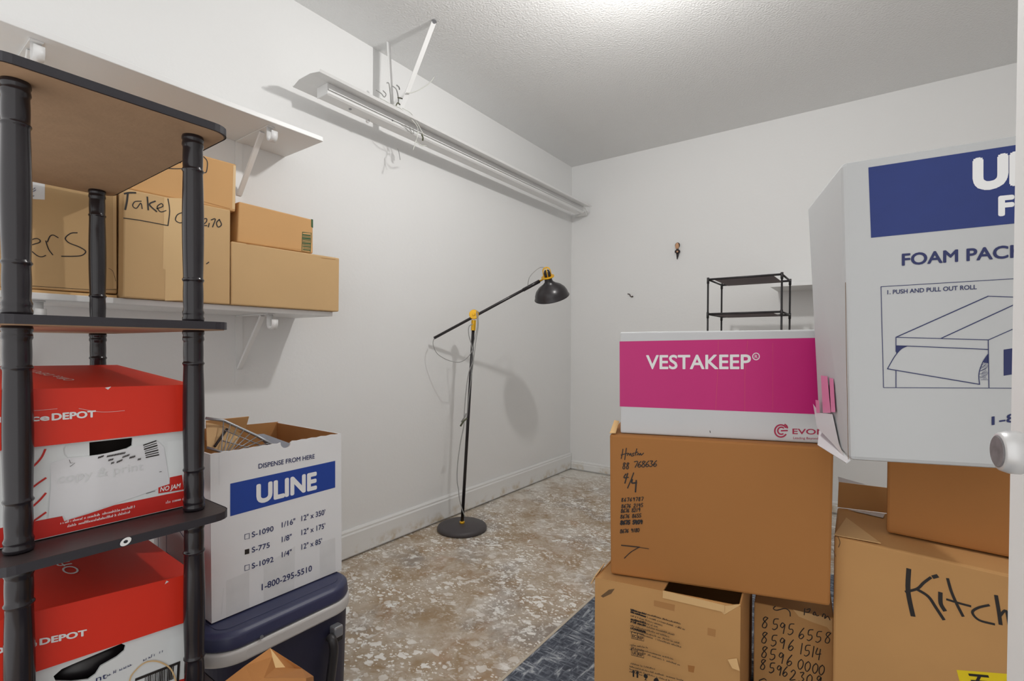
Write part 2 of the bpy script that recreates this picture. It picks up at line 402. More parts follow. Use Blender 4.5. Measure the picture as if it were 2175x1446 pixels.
# ================================================================== the room
XR, YF = 3.15, -3.62
struct(MB().box(-.1, XR, YF-.6, .1, -.08, 0).build('floor', M_floor))
struct(MB().box(-.1, XR+.1, YF-.1, .1, CEIL, CEIL+.1).build('ceiling', M_ceil))
struct(MB().box(-.1, 0, YF, .1, 0, CEIL).build('wall_left', M_wall))
struct(MB().box(0, XR, 0, .1, 0, CEIL).build('wall_back', M_wall))
struct(MB().box(XR, XR+.1, YF, .1, 0, CEIL).build('wall_right', M_wall))
def board_profile(h, t): return [(0, .012), (t, .012), (t, h-.025), (t-.004, h-.018), (t-.003, h-.010), (t-.009, h), (0, h)]
def board(name, a, b, n, h):
    pr = board_profile(h, .015); v = []
    for p in (a, b):
        for t, z in pr: v.append(Vector(p)+Vector(n)*t+Vector((0, 0, z)))
    k = len(pr); f = [(i, (i+1) % k, k+(i+1) % k, k+i) for i in range(k)]+[tuple(range(k))[::-1], tuple(k+i for i in range(k))]
    return struct(obj(name, v, f, M_base))
board('baseboard_left', (.001, -2.9, 0), (.001, -.001, 0), (1, 0, 0), .135)
board('baseboard_back', (.018, -.001, 0), (XR-.01, -.001, 0), (0, -1, 0), .075)

# door leaf swung in beside the camera, with its knob
fe = Vector((2.052, -2.778, 0)); hg = Vector((2.196, -3.52, 0)); dl = (hg-fe).normalized(); dn = Vector((-dl.y, dl.x, 0))
if dn.dot(EYE-fe) < 0: dn = -dn
door = obj('door_1', [fe+Vector((0, 0, .012)), hg+Vector((0, 0, .012)), hg-dn*.035+Vector((0, 0, .012)), fe-dn*.035+Vector((0, 0, .012)),
                      fe+Vector((0, 0, 2.03)), hg+Vector((0, 0, 2.03)), hg-dn*.035+Vector((0, 0, 2.03)), fe-dn*.035+Vector((0, 0, 2.03))], BOXF, M_trim, bevel=.003)
struct(door)
kc = fe+dl*.09+Vector((0, 0, .8895))
kn = empty('door_knob', kc); kn.parent = door; kn.location = kc-world_loc(door)
MB().lathe([(.031, .0005), (.031, .004), (.026, .010), (.012, .012)], kc, dn, 28).build('rose', M_knob, kn, smooth=True)
MB().lathe([(.010, .012), (.010, .016), (.0155, .020), (.0185, .027), (.0185, .034), (.0165, .0395), (.0145, .0405)], kc, dn, 28).build('knob_grip', M_knob, kn, smooth=True)
mb = MB().lathe([(.0140, .0407), (.013, .0415), (.004, .0415)], kc, dn, 24); mb.build('keyhole_face', M_smudge, kn)

# ================================================================== wall shelves with brackets
def bracket(parent, y, ztop, x1=.235, drop=.20, hook=True):
    b = empty('bracket', (0.0, y, ztop)); b.parent = parent; b.location = Vector((0.001, y, ztop))-world_loc(parent)
    MB().box(.0008, .0038, y-.013, y+.013, ztop-drop-.06, ztop-.0005).build('wall_plate', M_white, b)
    MB().box(.0008, x1, y-.013, y+.013, ztop-.0035, ztop-.0005).build('arm', M_white, b)
    MB().bar((.004, y, ztop-drop), (x1-.06, y, ztop-.006), .018, .010, (0, 1, 0)).build('strut', M_white, b, bevel=.002)
    if hook:
        pr = [(x1-.012, -.001), (x1-.012, -.040), (x1-.006, -.052), (x1+.006, -.056), (x1+.018, -.051), (x1+.024, -.040), (x1+.024, -.022)]
        mb = MB(); v = []
        for yy in (y-.011, y+.011):
            for (x, z) in pr: v.append((x, yy, ztop+z))
        k = len(pr); mb.add(v, [(i, i+1, k+i+1, k+i) for i in range(k-1)]); mb.build('rod_hook', M_white, b, solid=.003, smooth=True)
    return b
def wall_shelf(label, y0, y1, z0, depth, thick, brs):
    o = MB().box(.0005, depth, y0, y1, z0, z0+thick).build('wall_shelf', M_white, bevel=.002)
    tag(o, label, 'shelf', 'white wall shelves')
    for y in brs: bracket(o, y, z0)
    return o
wall_shelf('upper white wall shelf on the left wall, empty, seen from below', -3.60, -2.377, 1.741, .266, .018, (-3.16, -2.56))
wall_shelf('lower white wall shelf on the left wall carrying five cardboard boxes', -3.60, -2.338, 1.089, .268, .017, (-3.16, -2.56))
o = MB().box(1.462, 2.75, -.29, -.0005, 1.322, 1.340).build('wall_shelf', M_white, bevel=.002)
tag(o, 'white shelf on the back wall behind the black shoe rack', 'shelf', 'white wall shelves')

# ================================================================== broken fluorescent fixture near the left wall
fx = empty('fluorescent_fixture', (.13, -1.2, 2.03)); tag(fx, 'stripped white fluorescent strip fixture with loose wires hanging along the left wall', 'light fixture')
Y0, Y1 = -2.37, -.12
def sheet(name, prof, y0, y1, m, par, t=.0015):
    k = len(prof); v = [(x, y, z) for y in (y0, y1) for x, z in prof]
    return obj(name, v, [(i, i+1, k+i+1, k+i) for i in range(k-1)], m, par, solid=t)
sheet('reflector', [(.044, 2.019), (.047, 2.013), (.092, 2.0285), (.168, 2.0285), (.230, 2.016), (.236, 2.025)], Y0, Y1, M_white, fx)
o = sheet('channel', [(.092, 2.028), (.094, 1.990), (.102, 1.984), (.156, 1.984), (.164, 1.990), (.166, 2.028)], -2.29, Y1+.01, M_white, fx)
sheet('channel_ridge', [(.166, 2.006), (.172, 2.004), (.172, 2.0)], -2.29, Y1, M_white, fx)
MB().box(.093, .165, -2.292, -2.289, 1.985, 2.028).build('end_plate', M_white, fx)
# turned-down end bracket at the corner end
v = [(.166, -.115, 2.03), (.166, -.09, 2.0), (.15, -.03, 1.985), (.03, -.012, 1.992), (.03, -.012, 2.012), (.15, -.03, 2.012)]
obj('end_bracket', v+[Vector(p)+Vector((.004, .006, .004)) for p in v], [tuple(range(6)), tuple(range(11, 5, -1))]+[(i, (i+1) % 6, 6+(i+1) % 6, 6+i) for i in range(6)], M_white, fx)
MB().lathe([(.006, 0), (.006, .003)], (.13, -2.16, 1.984), (0, 0, -1), 12).build('screw', M_steel, fx)
MB().lathe([(.004, 0), (.004, .002)], (.1665, -1.96, 2.0), (1, 0, 0), 12).build('screw', M_steel, fx)
MB().lathe([(.007, 0), (.009, .006), (.005, .012)], (.105, -2.05, 1.984), (0, 0, -1), 12).build('wire_nut', M_white, fx)
MB().bar(on_z(922, 46, CEIL-.002), (.150, -1.915, 2.032), .026, .0015, (0, 1, 0.2)).build('hanger_strap', M_white, fx)
MB().bar(on_z(825, 90, CEIL-.002), (.128, -1.925, 2.032), .020, .0015, (0, 1, 0.2)).build('hanger_strap', M_white, fx)
MB().box(.10, .16, -1.95, -1.88, 2.029, 2.033).build('hanger_plate', M_white, fx)
MB().lathe([(.010, 0), (.012, .005), (.007, .009)], on_z(922, 44, CEIL-.0005), (0, 0, -1), 12).build('ceiling_screw', M_steel, fx)
def fpx(x, y, xx=.20): return on_x(x, y, xx)
K6 = crop(780, 160, 8.03)
def wire(pts, xx, r, m, cr=K6): 
    P = [on_x(*cr(*p), xx+(.006*math.sin(i*1.7))) for i, p in enumerate(pts)]
    return MB().tube(smooth_path(P, 5), r, 6).build('wire', m, fx, smooth=True)
wire([(150, 250), (240, 310), (290, 370), (320, 320), (270, 262)], .16, .0022, M_cord)
wire([(220, 390), (300, 430), (400, 490), (560, 560), (700, 690), (850, 870), (860, 960)], .215, .002, M_wire)
wire([(600, 560), (740, 640), (820, 760), (900, 900), (960, 1010)], .225, .002, M_wire)
wire([(860, 960), (850, 1060), (830, 1120), (780, 1280)], .225, .002, M_wire)
wire([(830, 1120), (910, 1190), (1010, 1200)], .215, .002, M_wire)
wire([(560, 830), (660, 910), (770, 1000)], .19, .0014, M_cord)
wire([(715, 890), (790, 1000), (780, 900)], .19, .0014, M_cord)
wire([(850, 980), (900, 970), (950, 1010), (940, 1090)], .222, .0022, M_wire)
wire([(670, 300), (760, 295), (880, 250), (1010, 170), (1090, 100), (1140, 30)], .22, .002, M_wire)
wire([(430, 180), (490, 230), (515, 300), (530, 400), (530, 470)], .16, .0026, M_cord)
wire([(500, 165), (540, 200), (550, 240)], .16, .003, M_cord)
wire([(520, 380), (600, 400), (615, 460)], .165, .003, M_darkwire)
wire([(490, 520), (520, 470), (560, 500), (600, 505)], .165, .003, M_darkwire)
wire([(330, 130), (370, 140), (390, 300), (410, 490)], .13, .0025, M_cord)
wire([(930, 1010), (950, 1060), (945, 1110)], .225, .004, M_darkwire)
wire([(520, 1250), (545, 1330), (560, 1440)], .10, .0016, M_cord)

# bare bulb that lights the room, on the ceiling just above the frame
cl = empty('ceiling_lamp', (LIGHT.x, LIGHT.y, CEIL)); tag(cl, 'bare bulb hanging from the middle of the ceiling, with an added dish blocking upward light', 'ceiling light')
MB().lathe([(.055, 0), (.055, .012), (.02, .022), (.008, .024), (.008, .104), (.030, .132), (.054, .154), (.056, .161), (.050, .161), (.017, .146), (.017, .166)], (LIGHT.x, LIGHT.y, CEIL-.0005), (0, 0, -1), 24).build('holder_with_added_dish', M_porc, cl, smooth=False)  # dish above the bulb is added to cut the hot spot on the ceiling

MB().lathe([(.0, -.033), (.012, -.031), (.023, -.024), (.031, -.010), (.0325, .002), (.029, .015), (.020, .026), (.0155, .033), (.015, .040)], LIGHT, (0, 0, 1), 24, caps=False).build('bulb', M_bulb, cl, smooth=True)

# ================================================================== floor lamp
fl = empty('floor_lamp', (.18, -1.493, 0)); tag(fl, 'black floor lamp with brass joints and tilted metal shade by the left wall', 'floor lamp')
B0 = Vector((.18, -1.493, 0))
MB().lathe([(.126, .001), (.131, .004), (.1315, .014), (.127, .022), (.118, .0265), (.02, .032), (.0, .032)], B0, (0, 0, 1), 64, caps=True).build('base', M_lampbase, fl, smooth=True)
MB().lathe([(.013, .030), (.013, .042), (.009, .044)], B0, (0, 0, 1), 16).build('base_collar', M_brass, fl, smooth=True)
J = Vector((.219, -1.447, 1.145))
MB().tube([B0+Vector((0, 0, .04)), B0.lerp(J, .97)], .0085, 16).build('pole', M_lampblk, fl, smooth=True)
A0 = Vector((.048, -1.574, 1.018)); A1 = at_depth(1146, 597, 2.649)
ad = (A1-A0).normalized()
MB().tube([A0, A1], .0075, 14).build('arm', M_lampblk, fl, smooth=True)
MB().tube([A1-ad*.10, A1], .0095, 14).build('arm_sleeve', M_lampblk, fl, smooth=True)
cn = -FW
jt = empty('joint', J); jt.parent = fl; jt.location = J-world_loc(fl)
MB().lathe([(.0, -.017), (.024, -.016), (.026, -.012), (.026, .012), (.024, .016), (.0, .017)], J, cn, 28, caps=False).build('hinge_disc', M_brass, jt, smooth=False)
MB().lathe([(.007, .0165), (.0085, .018), (.007, .027), (.0, .028)], J, cn, 16, caps=False).build('thumb_screw', M_brass, jt)
pd = (J-B0).normalized()
MB().tube([J-pd*.085, J-pd*.03], .0125, 16).build('pole_clamp', M_brass, jt, smooth=False)
# shade: rim centre and axis
rc = at_depth(1172, 630, 2.66); axis = (-UP*1.0+RT*.25+FW*.46).normalized()   # points towards the opening
nk = rc-axis*.112
prof = [(.0205, 0), (.0205, .018), (.023, .028), (.036, .040), (.060, .054), (.078, .072), (.088, .092), (.0905, .108), (.094, .112), (.095, .115)]
sh = MB().lathe(prof, nk, axis, 48, caps=False).build('shade', M_lampblk, fl, smooth=True, solid=.0015)
lt = MB().lathe([(.016, .02), (.016, .045), (.026, .062), (.028, .08), (.018, .098), (.0, .102)], nk, axis, 16, caps=False).build('bulb', M_porc, fl, smooth=True)
MB().lathe([(.0215, -.004), (.034, -.004), (.035, 0), (.034, .003), (.0215, .003)], nk, axis, 32, caps=False).build('shade_collar', M_brass, fl, smooth=False)
cg = empty('socket_cage', nk); cg.parent = fl; cg.location = nk-world_loc(fl)
mb = MB(); sx = axis.cross(RT).normalized(); sy = axis.cross(sx)
for k in range(6):
    a = 2*PI*k/6; e = sx*math.cos(a)+sy*math.sin(a)
    mb.tube(smooth_path([nk+e*.021-axis*.003, nk+e*.023-axis*.025, nk+e*.018-axis*.043, nk+e*.004-axis*.052], 4), .0026, 6)
mb.build('cage', M_brass, cg, smooth=True)
MB().lathe([(.018, .0), (.019, -.02), (.012, -.036), (.0, -.04)], nk, axis, 20, caps=False).build('socket', M_lampblk, cg, smooth=True)
MB().tube([A1-ad*.004, A1+ad*.016, nk-axis*.002], .005, 10).build('shade_hinge', M_brass, fl, smooth=True)
dd = 2.60
def dp(x, y, d=dd): return at_depth(x, y, d)
MB().tube(smooth_path([dp(1121, 608, 2.645), dp(1124, 590, 2.62), dp(1136, 576, 2.63), dp(1148, 568, 2.65), nk-axis*.05], 5), .0018, 6).build('shade_cord', M_cord, fl, smooth=True)
MB().tube(smooth_path([dp(922, 718, 2.63), dp(920, 732), dp(930, 752), dp(955, 766), dp(980, 768), dp(1000, 750), dp(1008, 720), dp(1014, 690), dp(1012, 662), dp(1018, 664)], 6), .0022, 6).build('arm_cord', M_cord, fl, smooth=True)
MB().tube(smooth_path([dp(1004, 688), dp(996, 694), dp(996, 712), dp(1002, 735), dp(1005, 765), dp(996, 790), dp(990, 830), dp(986, 880), dp(985, 905), dp(978, 940), dp(972, 985), dp(971, 1020), dp(974, 1040), dp(976, 1060), dp(983, 1085), dp(988, 1098)], 6), .0024, 6).build('pole_cord', M_cord, fl, smooth=True)
MB().tube(smooth_path([dp(1014, 664), dp(1016, 690), dp(1010, 730), dp(1004, 780), dp(996, 840), dp(992, 880), dp(990, 890)], 6), .0022, 6).build('pole_cord', M_cord, fl, smooth=True)
MB().tube([dp(978, 905), dp(984, 895), dp(992, 888)], .0045, 8).build('plug', M_darkwire, fl, smooth=True)
MB().tube([dp(980, 896), dp(988, 884), dp(990, 878)], .0035, 8).build('cord_tie', M_cord, fl, smooth=True)

# ================================================================== etagere with turned posts
et = empty('etagere_shelf', (.603, -3.184, 0)); tag(et, 'dark wood etagere with ringed turned posts holding red-lidded file boxes', 'shelf unit')
PX = (.888, .318); PY = (-3.063, -3.305)
EX0, EX1, EY0, EY1 = .272, .949, -3.348, -3.020
tiers = [(.300, .285), (.662, .648), (1.022, 1.008), (1.390, 1.376)]
for zt, zb in tiers:
    ring = rrect(EX0, EX1, EY0, EY1, .03, 5)
    v, f = loft([[(x, y, zb) for x, y in ring], [(x, y, zt) for x, y in ring]])
    shf = obj('shelf_board', v, f, M_shelf, et, bevel=.0015)
    # raw underside panel and dark edge band
    ri = rrect(EX0+.003, EX1-.003, EY0+.003, EY1-.003, .028, 5)
    v, f = loft([[(x, y, zb-.0012) for x, y in ri], [(x, y, zb+.0004) for x, y in ri]])
    obj('underside', v, f, M_mdf if zt > .7 else M_shelf, shf)
    ro = rrect(EX0-.001, EX1+.001, EY0-.001, EY1+.001, .031, 5)
    n = len(ro); v = [(x, y, zb) for x, y in ro]+[(x, y, zt) for x, y in ro]
    obj('edge_band', v, [(k, (k+1) % n, n+(k+1) % n, n+k) for k in range(n)], M_edge, shf)
def post_profile(z0, z1):
    h = z1-z0; out = [(.0172, 0), (.0182, .003), (.0182, .007), (.0168, .010), (.0176, .014), (.0180, .018), (.0164, .022)]
    def seg(a, b, r0, rm):
        return [(r0+(rm-r0)*math.sin(PI*k/6), a+(b-a)*k/6) for k in range(7)]
    def ring(z): return [(.0170, z-.0025), (.0182, z-.001), (.0182, z+.001), (.0170, z+.0025)]
    a, b = h*.225, h*.815
    out += seg(.026, a-.005, .0162, .0169)+ring(a)+seg(a+.005, b-.005, .0164, .0181)+ring(b)+seg(b+.005, h-.026, .0164, .0168)
    out += [(.0164, h-.022), (.0180, h-.018), (.0176, h-.014), (.0168, h-.010), (.0182, h-.007), (.0182, h-.003), (.0172, h)]
    return [(q, z0+z) for q, z in out]
levels = [(0.0, .2838), (.3012, .6468), (.6632, 1.0068), (1.0232, 1.3748)]
for X in PX:
    for Y in PY:
        mb = MB()
        for z0, z1 in levels: mb.lathe(post_profile(z0, z1), (X, Y, 0), (0, 0, 1), 32)
        mb.build('post', M_post, et, smooth=True)
# oval sticker on the third shelf's edge
o = MB(); c = on_x(267, 1150, .9515); v = []
for k in range(24):
    a = 2*PI*k/24; v += [c+Vector((0, .0085*math.cos(a)*.9, .0062*math.sin(a)+.002*math.cos(a))), c+Vector((0.0, .0035*math.cos(a)*.9, .0026*math.sin(a)))]
obj('sticker', v, [(2*k, 2*k+1, (2*k+3) % 48, (2*k+2) % 48) for k in range(24)], M_white, et, recalc=False, solid=.0003)

# ================================================================== file boxes in the etagere
RED_X = .862
def file_box(label, lid_f, lid_b_low, lid_back_z, zb, lower):
    # lid_f: front top z at left / right ; lid_b_low: front bottom z left / right
    yL, yR = -3.337, -3.052; D = .44
    root = empty('file_box', (RED_X-D/2, (yL+yR)/2, zb)); tag(root, label, 'box', 'red-lidded file boxes')
    fb = Face((RED_X-.006, 0, 0), (1, 0, 0)); lidf = Face((RED_X, 0, 0), (1, 0, 0))
    x1 = RED_X-.006; x0 = x1-D+.012; y0, y1 = yL+.006, yR-.006; zt = min(lid_b_low)+.04
    # carton: shell without front and top
    v = [(x1, y0, zt), (x1, y1, zt), (x1, y1, zb), (x1, y0, zb), (x0, y0, zt), (x0, y1, zt), (x0, y1, zb), (x0, y0, zb)]
    obj('carton', v, [(4, 5, 6, 7), (1, 2, 6, 5), (2, 3, 7, 6), (3, 0, 4, 7)], M_boxw2, root, solid=.004)
    return root, fb, lidf, (x0, x1, y0, y1, zt, zb, yL, yR, D)
def lid(root, zf, zl, zbk, dims, lidf):
    x0, x1, y0, y1, zt, zb, yL, yR, D = dims; xb = RED_X-D
    F = [(RED_X, yL, zf[0]), (RED_X, yR, zf[1]), (RED_X, yR, zl[1]), (RED_X, yL, zl[0])]
    Bk = [(xb, yL, zbk[0]), (xb, yR, zbk[1]), (xb, yR, zbk[1]-.10), (xb, yL, zbk[0]-.10)]
    return hexa('lid', F, None, M_red, root, omit=('bottom',), back=Bk, solid=.003)
C6 = crop(0, 760, 3.707); C7 = crop(0, 1130, 4.575)
# upper box
root, fb, lf, dm = file_box('upper red-lidded white file box, on the third shelf of the etagere', (.909, .901), (.816, .812), (.935, .928), .664, False)
plate(fb, [(-200, 640), (1455, 560), (1462, 1160), (-200, 1520)], [[(705, 640), (1040, 610), (1035, 690), (960, 745), (705, 775)]], 'front_panel', M_boxw2, root, cr=C6) if False else None
zt, zb = dm[4], dm[5]
def px_of(p):
    d = Vector(p)-EYE; z = d.dot(FW); return (W_/2+FPX*d.dot(RT)/z, PPY-FPX*d.dot(UP)/z)
def front_with_hole(fb, dm, hole, cr, root):
    outer = [px_of((dm[1], dm[2], dm[4])), px_of((dm[1], dm[3], dm[4])), px_of((dm[1], dm[3], dm[5])), px_of((dm[1], dm[2], dm[5]))]
    return plate(fb, outer, [[cr(*p) for p in hole]], 'front_panel', M_boxw2, root)
front_with_hole(fb, dm, [(498, 715), (520, 685), (1045, 628), (1040, 690), (1000, 712), (860, 750), (710, 772), (530, 785), (502, 755)], C6, root)
patch(fb, [(498, 715), (520, 685), (708, 664), (710, 772), (530, 785), (502, 755)], 'hole_flap', M_boxw2, root, off=-8, cr=C6)
ld = lid(root, (.909, .901), (.816, .812), (.932, .928), dm, lf)
text(lf, 'Office', (-20, 512), (384, 490), 52, M_white_ink, root, bold=.035, cr=C6); text(lf, 'DEPOT', (410, 490), (750, 463), 54, M_white_ink, root, bold=.04, cr=C6)
patch(lf, [(825, 235), (875, 226), (850, 250)], 'scuff', M_boxw2, root, cr=C6)
strokes(lf, [[(620, 398), (800, 425), (980, 415)], [(270, 415), (450, 400)]], 'scuff', M_boxw2, root, wpx=.8, cr=C6)
lo = Vector((RED_X, dm[7], dm[5]))
patch(fb, [(-150, 1370), (245, 1290), (490, 1245), (505, 1285), (700, 1225), (900, 1158), (1446, 1045), (1446, 1185), (245, 1440), (-150, 1530)], 'red_band', M_redink, root, cr=C6, zmin=dm[5]+.001, ymin=dm[2], ymax=dm[3])
patch(fb, [(395, 830), (520, 790), (700, 780), (1010, 710), (1240, 655), (1290, 700), (1330, 960), (1330, 1000), (900, 1150), (520, 1275), (500, 1240), (380, 1262), (400, 1000)], 'torn_label', M_paper, root, off=2, cr=C6)
strokes(fb, [[(355, 720), (320, 790), (250, 862), (180, 900)], [(358, 945), (300, 985), (240, 1030)], [(358, 1065), (310, 1120), (240, 1182)], [(358, 1216), (310, 1250), (260, 1284)]], 'red_arcs', M_redink, root, wpx=5, cr=C6, off=3)
patch(fb, [(1335, 940), (1430, 920), (1446, 1035), (1245, 1066), (1245, 1020), (1335, 990)], 'red_flash', M_redink, root, off=3, cr=C6)
text(fb, 'NO JAM', (1258, 1052), (1420, 1018), 36, M_white_ink, root, bold=.02, cr=C6, off=4, shear=.2)
bars = []
for k, w in enumerate((3, 2, 3.4, 1.6, 3, 2.2, 3)): bars.append([w, (1128+k*3.4, 686+k*16), (1226+k*3.6, 652+k*18.2)])
strokes(fb, bars, 'barcode', M_black_ink, root, cr=C6, off=4, smooth=False)
tick = []
for row, (ax, ay, bx, by) in enumerate(((770, 785, 815, 770), (840, 775, 985, 745), (850, 805, 890, 795), (915, 820, 960, 800), (960, 780, 1015, 760), (1015, 785, 1060, 772), (870, 828, 895, 820), (1080, 798, 1105, 793))):
    n = int((bx-ax)/9)+1
    for k in range(n):
        t = k/max(1, n); x = ax+(bx-ax)*t; y = ay+(by-ay)*t; tick.append([1.3, (x, y+6), (x+4, y-8)]); tick.append([1.0, (x, y+2), (x+8, y-2)])
strokes(fb, tick+[[1.2, (540, 800), (550, 825), (585, 825), (548, 852)], [1.3, (1145, 1065), (1215, 1045)], [1.3, (1250, 895), (1265, 893)]], 'small_print', M_black_ink, root, cr=C6, off=4, smooth=False)
text(fb, 'copy & print', (455, 985), (1125, 880), 75, mat('faded_ink', (.66, .675, .68, 1), .6), root, cr=C6, off=4)
def ticks(ax, ay, bx, by, h, step):
    out = []; n = int(math.hypot(bx-ax, by-ay)/step)
    for k in range(n):
        if random.random() < .12: continue
        t = k/n; x = ax+(bx-ax)*t; y = ay+(by-ay)*t; hh = h*random.choice((.6, .6, 1))
        out.append([(x, y), (x+hh*.1, y-hh)]); 
        if random.random() < .6: out.append([(x, y-hh*.5), (x+step*.7, y-hh*.55)])
    return out
strokes(fb, ticks(475, 1308, 1060, 1175, 20, 9)+ticks(528, 1330, 1020, 1215, 20, 9)+ticks(1290, 1145, 1440, 1112, 22, 10), 'small_print', M_white_ink, root, wpx=1, cr=C6, off=3.5, smooth=False)
text(fb, 'a', (232, 1392), (262, 1384), 30, M_white_ink, root, cr=C6, off=3) if False else None
topf = Face((RED_X, dm[7], .901), Vector((-.44, 0, .027)).cross(Vector((0, -1, .028))).normalized())
if topf.n.z < 0: topf.n = -topf.n
text(topf, 'Office DEPOT', (600, 178), (270, 98), 0, M_white_ink, root, cr=C6, off=3, up=(520, 186), name='lettering') 
# folder inside seen through the hand hole
o = MB().box(RED_X-.35, RED_X-.05, -3.30, -3.09, .670, .84).build('document_folder', M_dark); tag(o, 'dark folder inside the upper file box, seen through its hand hole', 'folder')

# lower box
root, fb, lf, dm = file_box('lower red-lidded white file box, on the bottom shelf of the etagere', None, (.459, .437), None, .302, True)
front_with_hole(fb, dm, [(520, 1400), (600, 1330), (700, 1285), (1180, 1082), (1222, 1100), (1210, 1150), (1140, 1210), (980, 1300), (930, 1380), (860, 1430), (700, 1450), (540, 1445)], C7, root)
ld = lid(root, (.557, .530), (.459, .437), (.565, .545), dm, lf)
text(lf, 'Office', (-110, 1200), (352, 1102), 62, M_white_ink, root, bold=.035, cr=C7); text(lf, 'DEPOT', (388, 1094), (838, 1000), 62, M_white_ink, root, bold=.04, cr=C7)
topf = Face((RED_X, dm[7], .530), Vector((-.44, 0, .015)).cross(Vector((0, -1, .093))).normalized())
if topf.n.z < 0: topf.n = -topf.n
text(topf, 'Office', (790, 395), (560, 180), 0, M_white_ink, root, cr=C7, off=3, up=(640, 425))
patch(lf, [(1600, 505), (1640, 480), (1618, 470)], 'scuff', M_boxw2, root, cr=C7)
strokes(fb, [[(1255, 1440), (1285, 1370), (1400, 1265), (1530, 1252), (1650, 1320), (1705, 1440)]], 'rubber_band', M_tape, root, wpx=3, cr=C7, off=6)
bars = [[6, (1320, 1430), (1740, 1265)], [5, (1735, 1270), (1722, 1480)]]
for k in range(17): x = 1410+k*17; bars.append([random.choice((1.2, 2, 2.6)), (x, 1400-k*6.2), (x-6, 1520-k*6)])
strokes(fb, bars, 'barcode', M_black_ink, root, cr=C7, off=3, smooth=False)
strokes(fb, ticks(1040, 1400, 1280, 1290, 28, 22)+ticks(1390, 1250, 1600, 1150, 28, 26), 'small_print', M_navy, root, wpx=1.1, cr=C7, off=3, smooth=False)
text(fb, 'nt', (930, 1455), (1035, 1415), 60, M_navy, root, cr=C7, off=3)
patch(fb, [(1500, 1500), (1850, 1405), (1850, 1800), (200, 2100), (200, 1860)], 'red_band', M_redink, root, cr=C7, zmin=dm[5]+.001, ymin=dm[2], ymax=dm[3])
o = MB().tube([(.80, -3.29, .405), (.80, -3.10, .408)], .035, 20).build('dark_bottle', M_lampblk, smooth=True); o.location.z = .372
tag(o, 'dark round bottle inside the lower file box, seen through its hand hole', 'bottle')

# ================================================================== cardboard boxes on the lower wall shelf
ZS = 1.1065
def shelf_box(label, tl, tr, br, bl, X, D, m, zb=None, group='cardboard boxes on the lower wall shelf', skew=0):
    F = Face((X, 0, 0), (1, 0, 0)); P = [F.px(*q) for q in (tl, tr, br, bl)]
    if zb is not None: P[2].z = zb; P[3].z = zb
    o = hexa('cardboard_box', P, (-D, 0, 0), m, bevel=.004); tag(o, label, 'box', group); return o, F
bB, fB = shelf_box('large cardboard box marked Take, in the middle of the lower wall shelf', (263, 399), (490, 446), (489, 648), (261, 630), .286, .272, M_card, ZS)
bC, fC = shelf_box('wide plain low cardboard box at the right end of the lower wall shelf', (492, 512), (721, 548), (720, 662), (492, 648), .290, .275, M_card, ZS)
bA, fA = shelf_box('cardboard box with ers in marker and a white label, leftmost on the lower wall shelf', (-60, 322), (249, 401), (249, 624), (-60, 606), .250, .235, M_card)
MB().box(.012, .258, -3.30, -3.006, ZS, 1.1135).build('bottom_flap', M_card_d, bA)
zC = fC.px(600, 530).z
bD, fD = shelf_box('small cardboard box with green barcode print, lying on the wide low box', (508, 426), (665, 465), (665, 537), (504, 512), .270, .22, M_card_o, None)
z_c_top = max((bC.location.z+v.co.z) for v in bC.data.vertices); 
bD.location.z = z_c_top+.001
zBt = max((bB.location.z+v.co.z) for v in bB.data.vertices)
bE, fE = shelf_box('flat cardboard box lying on top of the large box marked Take', (270, 285), (502, 349), (500, 443), (270, 396), .272, .25, M_card_o, zBt+.001)
C1 = crop(0, 0, 2.008)
strokes(fB, [[4, (530, 826), (550, 822), (578, 822)], [4, (545, 825), (541, 860), (534, 893)], [(602, 858), (575, 860), (566, 878), (582, 888), (600, 866), (606, 890)], [3.2, (628, 840), (632, 895)], [3.2, (662, 858), (637, 872), (668, 902)],
             [(668, 890), (694, 880), (688, 868), (670, 882), (684, 903), (708, 898)], [(527, 930), (600, 940), (716, 962)], [(716, 848), (723, 900), (716, 962)], [(778, 906), (756, 916), (748, 938), (764, 950), (780, 948)],
             [(866, 935), (880, 932), (880, 945), (866, 960), (882, 962)], [(892, 952), (888, 968)], [(900, 938), (918, 934), (906, 968)], [(935, 936), (923, 950), (930, 968), (944, 958), (935, 936)], [(880, 1125), (890, 1118)]], 'handwriting', M_black_ink, bB, wpx=2.2, cr=C1)
patch(fB, [(700, 842), (778, 846), (782, 1280), (703, 1282), (706, 1150), (694, 1145)], 'tape', M_tape, bB, cr=C1)
C8 = crop(0, 330, 4.38)
strokes(fA, [[(240, 850), (315, 826), (365, 810), (372, 790), (335, 773), (270, 800), (260, 860), (305, 900), (350, 935), (390, 943), (425, 930)], [(425, 795), (450, 870), (490, 925)], [(440, 805), (465, 752), (497, 742), (540, 766)],
             [(718, 720), (660, 724), (608, 768), (640, 812), (740, 853), (797, 893), (760, 930), (680, 938), (572, 938)], [.8, (1010, 1050), (1050, 1080), (1075, 1170)]], 'handwriting', M_black_ink, bA, wpx=2.6, cr=C8)
patch(fA, [(240, 150), (418, 228), (416, 412), (240, 402)], 'label', M_white, bA, cr=C8)
strokes(fA, ticks(290, 330, 330, 305, 16, 8)+ticks(300, 345, 335, 325, 16, 8)+ticks(295, 385, 320, 380, 14, 8), 'small_print', M_navy, bA, wpx=.8, cr=C8, off=3, smooth=False)
strokes(fA, [[1.2, (260, 1212), (820, 1248), (1080, 1248)]], 'seam', M_dark, bA, cr=C8, smooth=False)
patch(fA, [(1050, 320), (1080, 320), (1084, 1240), (1056, 1240)], 'tape', M_tape, bA, cr=C8)
